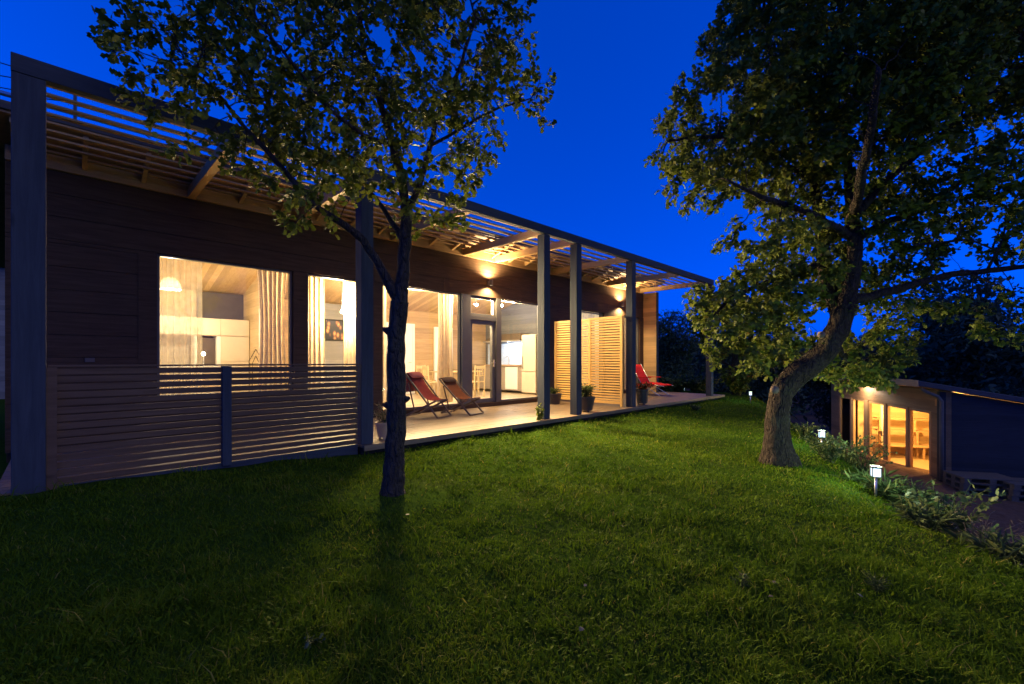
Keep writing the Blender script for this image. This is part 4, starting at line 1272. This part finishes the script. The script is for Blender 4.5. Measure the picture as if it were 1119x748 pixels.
# weeds along the brow of the slope
weed_spots = [(905, 505, 6.4, .55, 'w', 'bushy weed below the middle solar lamp'), (925, 492, 7.4, .8, 'w', 'bushy weed in front of the left cabin glazing'), (942, 500, 7.0, .75, 'w', 'dark leafy weed in front of the cabin door'),
              (965, 545, 5.2, .42, 'g', 'tuft of long arching grass beside the nearest solar lamp'), (990, 548, 5.0, .45, 'g', 'tuft of long arching grass in front of the cabin'), (1008, 556, 4.8, .5, 'w', 'leafy weed just right of the arching grass'),
              (1022, 575, 4.4, .5, 'w', 'large leaved weed on the brow of the slope'), (1036, 580, 4.2, .78, 'l', 'tall pale weed with broad leaves in front of the cabin corner'), (1050, 592, 4.0, .42, 'd', 'dry brown weed on the brow of the slope'),
              (1066, 600, 3.9, .62, 'd', 'tall dry grey weed at the end of the weed row'), (1074, 580, 4.3, .5, 'l', 'pale broad leaved weed beside the dry grey weed'), (1010, 600, 4.0, .3, 'g', 'low grass clump in front of the broad leaved weeds'),
              (880, 478, 8.6, .5, 'w', 'leafy weed behind the old oak trunk'), (760, 444, 11.8, .22, 'w', 'low weed at the terrace corner'), (1100, 640, 3.4, .3, 'g', 'grass clump at the right edge of the lawn')]
for k, (px, py, D, h, kd, lab) in enumerate(weed_spots):
    q = at(px, py, D); x, y = q[0], q[1]
    t = thing('weed', lab, 'weed', (x, y, float(ground_z(x, y)) - .02), k * .9)
    g = np.random.default_rng(100 + k)
    if kd == 'w': stems(g, 38, h, h * .6, True, 18, M['weed'], t, size=(.025, .052))
    elif kd == 'l': stems(g, 18, h, h * .45, True, 13, M['weed'], t, size=(.045, .09), droop=.15)
    elif kd == 'd': stems(g, 34, h, h * .7, False, 9, M['dry'], t, size=(.03, .06), stemm=M['dry'])
    else: stems(g, 46, h * 1.2, h * 1.0, False, 5, M['weed'], t, size=(.08, .2), droop=.55)
sh = thing('shrub', 'low shrub at the foot of the small tree', 'shrub', (17.7, 5.85, float(ground_z(17.7, 5.85))))
stems(np.random.default_rng(61), 40, 1.5, .8, True, 22, M['leaf'], sh, size=(.10, .18))
for k, (px, D, lab) in enumerate([(724, 17.6, 'low bush just right of the red lounge chair'), (742, 18.6, 'low bush below the distant solar lamps'), (762, 18.0, 'low bush left of the last terrace post')]):
    q = at(px, 430, D)
    b_ = thing('bush', lab, 'bush', (q[0], q[1], float(ground_z(q[0], q[1]))))
    stems(np.random.default_rng(70 + k), 46, .95, .75, True, 26, M['weed'], b_, size=(.09, .16))
# ------------------------------------------------------------------ interior furnishing
def cloth(x0, x1, y, z0, z1, waves, amp, mt, t, gather=0.0, seed=0):
    g = np.random.default_rng(seed); ph = g.uniform(0, 6, 4); n = max(24, int(waves * 10)); rows = []
    for z in np.linspace(z1, z0, 14):
        u_ = (z1 - z) / (z1 - z0); row = []
        for i in range(n + 1):
            u = i / n
            x = x0 + (x1 - x0) * u
            x += gather * (0.5 - u) * math.sin(math.pi * min(1, u_ * 1.2))
            row.append((x, y + amp * math.sin(u * waves * 6.283 + ph[0] + .5 * math.sin(u_ * 3 + ph[1])) + amp * .4 * math.sin(u * waves * 15 + ph[2]), z))
        rows.append(row)
    e = MB(); e.sheet(rows)
    o = obj('cloth', e, mt, t, smooth=True)
def curtain(x0, x1, z0, label, mt, waves, amp=.035, gather=0.0, seed=0):
    t = thing('curtain', label, 'curtain', ((x0 + x1) / 2, 8.76, z0), group='curtains behind the house windows')
    cloth(x0, x1, 8.76, z0, 2.92, waves, amp, mt, t, gather, seed)
    e = MB(); e.tube([(x0 - .02, 8.76, 2.94), (x1 + .02, 8.76, 2.94)], .012, 8); obj('rail', e, M['steel'], t)
curtain(0.98, 1.62, .15, 'sheer curtain at the left side of the leftmost window', M['sheer'], 6, .03, 0, 1)
curtain(2.42, 2.95, .15, 'gathered curtain at the right side of the leftmost window', M['curtain'], 6, .05, .12, 2)
curtain(3.18, 3.62, .15, 'pale curtain at the left side of the narrow window', M['curtain'], 5, .04, 0, 3)
curtain(3.98, 4.3, .15, 'pale curtain at the right side of the narrow window', M['curtain'], 4, .04, 0, 4)
curtain(4.62, 4.92, .15, 'pale curtain at the left end of the big sliding glass, behind the slim tree', M['curtain'], 4, .04, 0, 5)
curtain(6.28, 6.74, .15, 'gathered curtain at the right end of the big sliding glass', M['curtain'], 5, .05, .05, 6)
curtain(11.02, 12.7, .15, 'white curtain drawn across the window behind the screens', M['sheer'], 12, .03, 0, 7)
curtain(14.0, 15.1, .15, 'white curtain drawn across the window at the far end of the facade', M['sheer'], 8, .03, 0, 8)

WARM_IN = (1.0, 0.82, 0.56)
# pendant and spot lamps
bulb_m = m_emit('bulb_glow', (1.0, 0.80, 0.48), 40)
pd = thing('pendant_lamp', 'white dome pendant lamp behind the sheer curtain', 'pendant lamp', (1.44, 10.5, 2.55))
e = MB(); e.lathe([(.02, .17), (.07, .16), (.125, .11), (.16, .03), (.17, -.06), (.165, -.06), (.15, .03), (.115, .10), (.02, .155)], (1.44, 10.5, 2.55), 28); obj('lamp_shade', e, m_fabric('milk_glass', (.85, .8, .7), .6), pd, smooth=True)
e = MB(); e.tube([(1.44, 10.5, 2.72), (1.44, 10.5, cz(10.5))], .005, 6); obj('cord', e, M['dark'], pd)
e = MB(); e.lathe([(0, .05), (.03, .02), (.03, -.02), (0, -.05)], (1.44, 10.5, 2.53), 14); obj('bulb', e, bulb_m, pd, smooth=True)
lamp('pendant_light', (1.44, 10.5, 2.43), 48, WARM_IN, .08, 'POINT', pd)
def spot(x, y, z, p, label, aim=(0, -1, -.4), beam=0, cone=116):
    t = thing('ceiling_spot', label, 'spot lamp', (x, y, z), group='ceiling spot lamps inside the house')
    e = MB(); e.tube([(x, y, z + .06), (x, y, cz(y) - .01)], .009, 6); e.lathe([(0, cz(y) - z - .002), (.05, cz(y) - z - .002), (.05, cz(y) - z - .03), (0, cz(y) - z - .03)], (x, y, z), 14); obj('stem', e, M['steel'], t)
    a = Vector(aim).normalized(); c = Vector((x, y, z))
    e = MB(); e.tube([c - a * .07, c - a * .04, c + a * .035], [.018, .036, .042], 14); obj('lamp_head', e, M['white'], t, smooth=True)
    e = MB(); e.tube([c + a * .037, c + a * .046, c + a * .058], [.036, .032, .012], 14); obj('bulb', e, bulb_m, t, smooth=True)
    lamp('spot_light', tuple(c + a * .11), p * .43, WARM_IN, .05, 'POINT', t)
    if beam: lamp('spot_beam', tuple(c + a * .1), beam, WARM, .4, 'SPOT', t, a.to_track_quat('-Z', 'Y').to_euler(), R(cone), 0.85)
spot(4.25, 9.4, 2.2, 70, 'bright ceiling spot in the narrow window', (-.35, -1, .05), 420)
spot(6.93, 9.4, 2.72, 60, 'ceiling spot nearest the slim tree, above the big glass', (0.2, -1, -.3), 120)
spot(7.37, 9.2, 2.66, 95, 'bright ceiling spot seen left of the door transom', (.15, -1, -.3), 170)
spot(8.0, 9.4, 2.69, 80, 'bright ceiling spot seen through the door transom', (.4, -1, -.3), 140)
spot(5.62, 9.15, 2.70, 40, 'added fill spot hidden behind the slim tree trunk, above the big glass', (-.04, -1, -.10), 2050, 96)  # added lamp, hidden by the trunk, throws light out onto the lawn
spot(8.72, 9.15, 2.70, 40, 'added fill spot hidden at the left edge of the kitchen window', (-.3, -1, -.10), 1650, 90)  # second added lamp, unseen behind the frame post, brightens the lawn
spot(9.5, 10.3, 2.75, 70, 'ceiling spot over the kitchen')
spot(12.0, 10.2, 2.7, 45, 'ceiling spot in the curtained room behind the screens')
spot(14.5, 10.2, 2.7, 32, 'ceiling spot in the far curtained room')
spot(5.6, 10.8, 2.7, 70, 'ceiling spot in the middle of the living room')

# built in cream cupboards with a dark niche
cu = thing('fitted_cupboard', 'cream fitted cupboards with a dark niche behind the leftmost window', 'cupboard', (2.0, 11.9, .1))
e = MB(); y0 = 11.75
for a, b in [(0.86, 1.40), (1.405, 1.95)]: e.box(a, b, y0, y0 + .03, 1.72, 2.09); 
for a, b in [(2.52, 3.09)]:
    e.box(a, b, y0, y0 + .03, .16, 1.13); e.box(a, b, y0, y0 + .03, 1.135, 1.70); 
e.box(1.955, 2.515, y0, y0 + .03, 1.72, 2.09); e.box(2.52, 3.09, y0, y0 + .03, 1.72, 2.09)
obj('cupboard_door', e, M['cream'], cu, bevel=.004)
e = MB(); e.box(.86, 3.09, y0 + .03, 12.19, 1.705, 2.085); e.box(2.52, 3.09, y0 + .03, 12.19, .1, 1.70); e.box(.86, 2.519, y0 + .03, 12.19, .1, .95); obj('carcass', e, M['cream'], cu)
e = MB(); e.box(.86, 2.0, 12.195, 12.25, .95, 1.70); obj('niche_back', e, m_plain('beige_back', (.42, .36, .27), .5), cu)
e = MB(); e.box(2.08, 2.44, y0 + .1, y0 + .35, .955, 1.66); obj('appliance', e, M['steel_dk'], cu, bevel=.005, label='dark glass appliance in the niche')
e = MB(); e.box(2.03, 2.078, y0 - .005, y0 + .35, .955, 1.70); e.box(2.442, 2.518, y0 - .005, y0 + .35, .955, 1.70); obj('niche_trim', e, M['white'], cu)
tl = thing('table_lamp', 'small lit table lamp in front of the dark niche', 'lamp', (1.96, 10.5, 1.05))
e = MB(); e.lathe([(0, 0), (.06, 0), (.06, .015), (.012, .03), (.012, .2), (0, .2)], (1.96, 10.5, 1.05), 16); obj('base', e, M['steel'], tl)
e = MB(); e.lathe([(0, .28), (.03, .25), (.03, .215), (0, .2)], (1.96, 10.5, 1.05), 14); obj('bulb', e, bulb_m, tl, smooth=True)
lamp('table_light', (1.96, 10.42, 1.36), 7, WARM, .06, 'POINT', tl)
sb = thing('sideboard', 'white sideboard under the small table lamp', 'sideboard', (1.75, 10.6, .1))
e = MB(); e.box(1.1, 2.4, 10.3, 10.7, 1.01, 1.05); obj('top', e, M['white'], sb, bevel=.004)
e = MB(); e.box(1.12, 2.38, 10.32, 10.7, .1, 1.008); obj('body', e, M['cream'], sb)
wc = thing('wire_chair', 'thin black wire ornament with a pointed top behind the leftmost window', 'ornament', (2.72, 9.9, .1))
e = MB()
for s in (-1, 1):
    e.tube([(2.72 + s * .12, 9.9, .1), (2.72 + s * .12, 9.9, 1.15), (2.72, 9.9, 1.38)], .006, 6); e.tube([(2.72 + s * .06, 9.9, .1), (2.72 + s * .06, 9.9, 1.1), (2.72, 9.9, 1.25)], .006, 6)
e.tube([(2.60, 9.9, 1.1), (2.84, 9.9, 1.1)], .006, 6)
obj('wire', e, M['dark'], wc)
# picture on the grey wall
pc = thing('picture', 'dark framed picture with warm orange shapes on the grey wall', 'picture', (5.36, 12.25, 1.98))
m, nt, out = mat('picture_canvas'); g = N(nt)
vo = g.n("ShaderNodeTexVoronoi"); g.l(g.mapping(g.obj(), (5, 1, 3)), vo.inputs["Vector"]); vo.inputs["Scale"].default_value = 1.6
g.l(g.bsdf(g.ramp(vo.outputs["Distance"], [(0.1, (.75, .38, .12)), (.3, (.25, .09, .03)), (.45, (.02, .012, .01))]), .4).outputs[0], out.inputs[0])
e = MB(); e.box(5.08, 5.70, 12.255, 12.262, 1.74, 2.26); obj('canvas', e, m, pc)
e = MB(); e.box(5.05, 5.079, 12.24, 12.266, 1.71, 2.29); e.box(5.701, 5.73, 12.24, 12.266, 1.71, 2.29); e.box(5.079, 5.701, 12.24, 12.266, 1.71, 1.739); e.box(5.079, 5.701, 12.24, 12.266, 2.261, 2.29); obj('frame', e, M['dark'], pc)
# white doors on the log back wall
for x0, x1, z1, lab in [(6.9, 7.85, 2.25, 'white interior door at the left of the log wall'), (8.75, 9.35, 2.2, 'white interior door at the right of the log wall')]:
    t = thing('interior_door', lab, 'door', ((x0 + x1) / 2, 12.3, .1), group='white interior doors')
    e = MB(); e.box(x0, x1, 12.29, 12.345, .1, z1); obj('leaf', e, M['white'], t, bevel=.004)
    e = MB(); e.box(x0 - .07, x0 - .002, 12.28, 12.345, .1, z1 + .07); e.box(x1 + .002, x1 + .07, 12.28, 12.345, .1, z1 + .07); e.box(x0 - .002, x1 + .002, 12.28, 12.345, z1 + .003, z1 + .07); obj('frame', e, M['white'], t)
    e = MB(); e.tube([(x1 - .08, 12.23, 1.1), (x1 - .19, 12.23, 1.1)], .01, 8); e.tube([(x1 - .08, 12.23, 1.1), (x1 - .08, 12.29, 1.1)], .01, 8); obj('handle', e, M['steel'], t)
# dining table and chairs
dt = thing('dining_table', 'pale wooden dining table behind the glass door', 'table', (8.5, 10.9, .1))
e = MB(); e.box(7.8, 9.2, 10.5, 11.3, .81, .84); obj('tabletop', e, M['chairwood'], dt, bevel=.005)
for x in (7.86, 9.09):
    for y in (10.56, 11.19):
        e = MB(); e.box(x, x + .05, y, y + .05, .1, .808); obj('leg', e, M['chairwood'], dt)
bxx = thing('white_box', 'small white box standing on the dining table', 'box', (8.75, 10.75, .842))
e = MB(); e.box(8.62, 8.9, 10.68, 10.85, .842, 1.02); obj('body', e, M['white'], bxx, bevel=.01)
e = MB(); e.box(8.62, 8.9, 10.68, 10.85, 1.022, 1.045); obj('lid', e, M['white'], bxx, bevel=.004)
def dchair(x, y, rot, label):
    t = thing('dining_chair', label, 'chair', (x, y, .1), rot, 'dining chairs around the table')
    e = MB(); e.box(-.21, .21, -.21, .21, .43, .455); obj('seat', e, M['chairwood'], t, True, bevel=.008)
    for sx in (-1, 1):
        e = MB(); e.bar((sx * .18, -.18, .43), (sx * .2, -.2, 0), .03, .03); obj('leg', e, M['chairwood'], t, True)
        e = MB(); e.bar((sx * .18, .25, .92), (sx * .19, .2, 0), .03, .035); obj('leg', e, M['chairwood'], t, True)
    e = MB(); e.bar((-.18, .245, .86), (.18, .245, .86), .02, .09); e.bar((-.18, .23, .62), (.18, .23, .62), .018, .04)
    for k in range(3): e.bar((-.09 + k * .09, .235, .63), (-.09 + k * .09, .243, .83), .014, .02)
    obj('backrest', e, M['chairwood'], t, True)
dchair(8.55, 10.1, R(180), 'pale wooden chair in front of the table, behind the glass door')
dchair(7.45, 10.6, R(80), 'pale wooden chair at the left end of the dining table')
dchair(7.9, 11.6, R(10), 'pale wooden chair behind the left part of the dining table')
# kitchen against the grey log partition
kt = thing('kitchen_counter', 'kitchen counter with a wooden top against the grey log wall', 'kitchen counter', (10.7, 10.9, .1))
e = MB(); e.box(10.36, 10.975, 9.98, 12.2, .98, 1.02); obj('worktop', e, M['counter'], kt, bevel=.004)
e = MB(); e.box(10.42, 10.975, 9.98, 12.2, .18, .978); obj('carcass', e, m_plain('grey_beige_front', (.30, .25, .20), .5), kt)
e = MB(); e.box(10.395, 10.418, 10.15, 10.72, .22, .95); obj('dishwasher_front', e, M['white'], kt, bevel=.004)
e = MB(); e.box(10.955, 10.976, 9.98, 12.2, 1.022, 1.75); obj('tile_splashback', e, M['splash'], kt)
e = MB(); e.tube([(10.75, 10.9, 1.02), (10.75, 10.9, 1.25), (10.70, 10.9, 1.31), (10.62, 10.9, 1.30), (10.6, 10.9, 1.24)], .012, 8); obj('tap', e, M['steel'], kt, smooth=True)
fg = thing('fridge', 'tall cream fridge freezer right of the kitchen counter', 'fridge', (10.65, 9.62, .1))
e = MB(); e.box(10.40, 10.97, 9.33, 9.93, .13, 1.98); obj('body', e, M['cream'], fg, bevel=.01)
e = MB(); e.box(10.36, 10.398, 9.33, 9.93, .82, 1.97); fd = obj('door', e, M['cream'], fg, bevel=.012)
e = MB(); e.box(10.36, 10.398, 9.33, 9.93, .15, .80); obj('door', e, M['cream'], fg, bevel=.012)
e = MB(); e.box(10.33, 10.358, 9.86, 9.89, .9, 1.3); obj('handle', e, M['steel'], fd)
hd = thing('cooker_hood', 'dark cooker hood over the kitchen counter', 'cooker hood', (10.7, 11.2, 1.9))
e = MB(); e.hexa([(10.36, 10.0, 1.80), (10.974, 10.0, 1.80), (10.974, 11.75, 1.80), (10.36, 11.75, 1.80), (10.55, 10.15, 2.05), (10.974, 10.15, 2.05), (10.974, 11.5, 2.05), (10.55, 11.5, 2.05)]); obj('body', e, M['steel_dk'], hd)
e = MB(); e.box(10.345, 10.3585, 10.0, 11.75, 1.78, 1.83); obj('trim', e, M['steel'], hd)
l_ = lamp('hood_light', (10.62, 10.8, 1.74), 10, (.80, .88, 1.0), .06, 'POINT', hd)
# ------------------------------------------------------------------ cables at the left roof end
cbk = thing('cable_bracket', 'thin metal mast with cross arms on the roof edge holding the cables', 'bracket', (.12, 8.0, rz(8.0) + .17))
e = MB(); e.tube([(.12, 8.0, rz(8.0) + .1), (.12, 8.0, 4.72)], .018, 8); e.tube([(-.05, 8.0, 4.62), (.3, 8.0, 4.66)], .012, 6); e.tube([(-.05, 8.0, 4.42), (.3, 8.0, 4.46)], .012, 6); obj('mast', e, M['steel_dk'], cbk)
for k, (z0, py, lab) in enumerate([(4.68, 40, 'topmost overhead cable at the left roof corner'), (4.62, 62, 'second overhead cable from the top at the left roof corner'), (4.46, 74, 'third overhead cable from the top at the left roof corner'), (4.42, 82, 'lowest overhead cable at the left roof corner')]):
    q = at(-60, py - 10, 8.4)
    a = Vector((.0, 8.0, z0)); b = Vector(q) + (Vector(q) - a) * 2.2
    pts = [a.lerp(b, u) + Vector((0, 0, -.35 * 4 * u * (1 - u))) for u in np.linspace(0, 1, 14)]
    e = MB(); e.tube(pts, .008, 5); tag(obj('overhead_cable', e, M['dark'], smooth=True), lab, 'cable', 'overhead cables at the left roof corner')
# neighbouring house at the left edge
nh = thing('neighbouring_house', 'pale boarded neighbouring house at the far left edge', 'house', (-5.2, 27.0, -.3))
e = MB(); e.box(-10, -.6, 24, 30, -.4, 4.7); obj('wall', e, m_wood('pale_boarding', (.20, .19, .17), (.27, .26, .24), 'x', .6, board=('z', .18)), nh)
e = MB(); e.hexa([(-10.5, 23.4, 4.6), (-.2, 23.4, 4.6), (-.2, 30.5, 4.6), (-10.5, 30.5, 4.6), (-9, 26.5, 6.3), (-1.8, 26.5, 6.3), (-1.8, 27.5, 6.3), (-9, 27.5, 6.3)]); obj('roof', e, M['roof'], nh)
# ------------------------------------------------------------------ lawn grass
gg = np.random.default_rng(5)
NB = 330000
D = np.exp(gg.uniform(math.log(1.25), math.log(22), NB)); L = D * gg.uniform(-1.28, 1.28, NB)
x = (D + L) * math.sqrt(.5); y = (D - L) * math.sqrt(.5)
s = (np.interp(x, CX, CYY) - y) * .86
ok = (y < 5.66 + .03 * np.sin(x * 9)) & (s < 1.4) & (s < .25 + gg.exponential(.35, NB)) & (x < 21)
# extra: behind/left of the deck corner
ok |= (x < -.5) & (y < 7.5) & (s < .4)
d1 = np.hypot(x - 2.31, y - 3.98); ok &= (d1 > .12) & ((d1 > .55) | (gg.uniform(size=NB) < .35))
ok &= np.hypot(x - bx[0], y - bx[1]) > .26
x, y, D = x[ok], y[ok], D[ok]; n = len(x)
pat = fbm(x * 1.0, y * 1.0, 1.7); pat2 = fbm(x + 5, y + 2, 4.6)
z = ground_z(x, y) - .008
pat3 = fbm(x - 7, y + 3, 11.0)
h = (.042 + .018 * np.clip(pat, -1, 1) + .026 * np.clip(pat2, -1, 1) + .030 * np.clip(pat3, -1, 1)) * gg.uniform(.55, 1.4, n) + .008
h = np.maximum(h * .84, gg.uniform(.028, .048, n))
tall = gg.uniform(size=n) < .035; h[tall] *= 1.9
edge = np.exp(-np.clip(5.66 - y, 0, 9) / .16) ; h *= 1 + .9 * edge * (gg.uniform(size=n) < .5)
wdt = np.clip(.0017 + .00062 * D, .0025, .011) * gg.uniform(.7, 1.3, n)
a = gg.uniform(0, 6.283, n); ln = gg.uniform(.15, 1.15, n) * h
b = a + gg.normal(0, .9, n)
dx, dy = np.cos(b) * ln, np.sin(b) * ln; wx, wy = np.cos(a + 1.57) * wdt, np.sin(a + 1.57) * wdt
def row(u, k): return np.stack([x + dx * u ** 1.8 + wx * k, y + dy * u ** 1.8 + wy * k, z + h * (u - .22 * u ** 2.5)], 1)
V = np.stack([row(0, -1), row(0, 1), row(.55, -.8), row(.55, .8), row(1, 0)], 1)
base = (np.arange(n) * 5)[:, None]
T = np.concatenate([base + np.array([[0, 1, 3]]), base + np.array([[0, 3, 2]]), base + np.array([[2, 3, 4]])], 0)
hue = np.clip(np.clip(.40 + .16 * fbm(x, y, .9) + .17 * fbm(x - 3, y + 8, 3.1) + .10 * fbm(x + 4, y - 9, 8.5), 0.0, .66) + gg.normal(0, .16, n), 0, .95); hue[gg.uniform(size=n) < .025] = 1
tag(np_mesh('lawn_grass', V.reshape(-1, 3), T, M['grass'], None, np.repeat(hue, 5)), 'short uneven green grass covering the lawn', 'grass', kind='stuff')
nc = 9000
D = np.exp(gg.uniform(math.log(1.4), math.log(14), nc)); L = D * gg.uniform(-1.25, 1.25, nc)
x = (D + L) * math.sqrt(.5); y = (D - L) * math.sqrt(.5)
ok = (y < 5.6) & ((np.interp(x, CX, CYY) - y) < .1) & (fbm(x + 3, y - 6, 2.6) > .25)
x, y, D = x[ok], y[ok], D[ok]; n = len(x)
P = np.stack([x, y, ground_z(x, y) + gg.uniform(.02, .06, n)], 1)
Dd = gg.normal(size=(n, 3)) * np.array([1, 1, .35]) + np.array([0, 0, .25])
tag(leaves_mesh('lawn_clover', P, Dd, gg.uniform(.018, .04, n), M['grass'], None, True, np.clip(gg.normal(.4, .15, n), 0, .8), g=gg), 'clover and small broad leaved weeds scattered through the lawn', 'clover', kind='stuff')
# rosettes and fallen leaves
for k, (px, py, lab) in enumerate([(810, 652, 'yellowish weed tuft in the middle of the lawn, left of another tuft'), (961, 650, 'yellowish weed tuft on the right of the lawn'), (341, 722, 'small broad leaved weed at the bottom left of the lawn')]):
    Dk = 1.43 * 492 / (py - 394.6); q = at(px, py, Dk)
    t = thing('lawn_weed', lab, 'weed', (q[0], q[1], float(ground_z(q[0], q[1]))), k)
    stems(np.random.default_rng(200 + k), 16 if k < 2 else 5, .13 if k < 2 else .05, .07, k == 2, 5, M['weed'], t, size=(.02, .04) if k == 2 else (.03, .06))
for k in range(17):
    px = gg.uniform(430, 1060); py = gg.uniform(490, 720)
    Dk = 1.42 * 492 / (py - 394.6); q = at(px, py, Dk)
    if (np.interp(q[0], CX, CYY) - q[1]) > -.1: continue
    P = np.array([[q[0], q[1], float(ground_z(q[0], q[1])) + .035]])
    o = leaves_mesh('fallen_leaf', P, gg.normal(size=(1, 3)) * np.array([1, 1, .2]), np.array([gg.uniform(.025, .05)]), M['fallen'], None, False, g=gg)
    tag(o, 'small pale fallen leaf lying on the lawn', 'leaf', 'fallen leaves on the lawn')
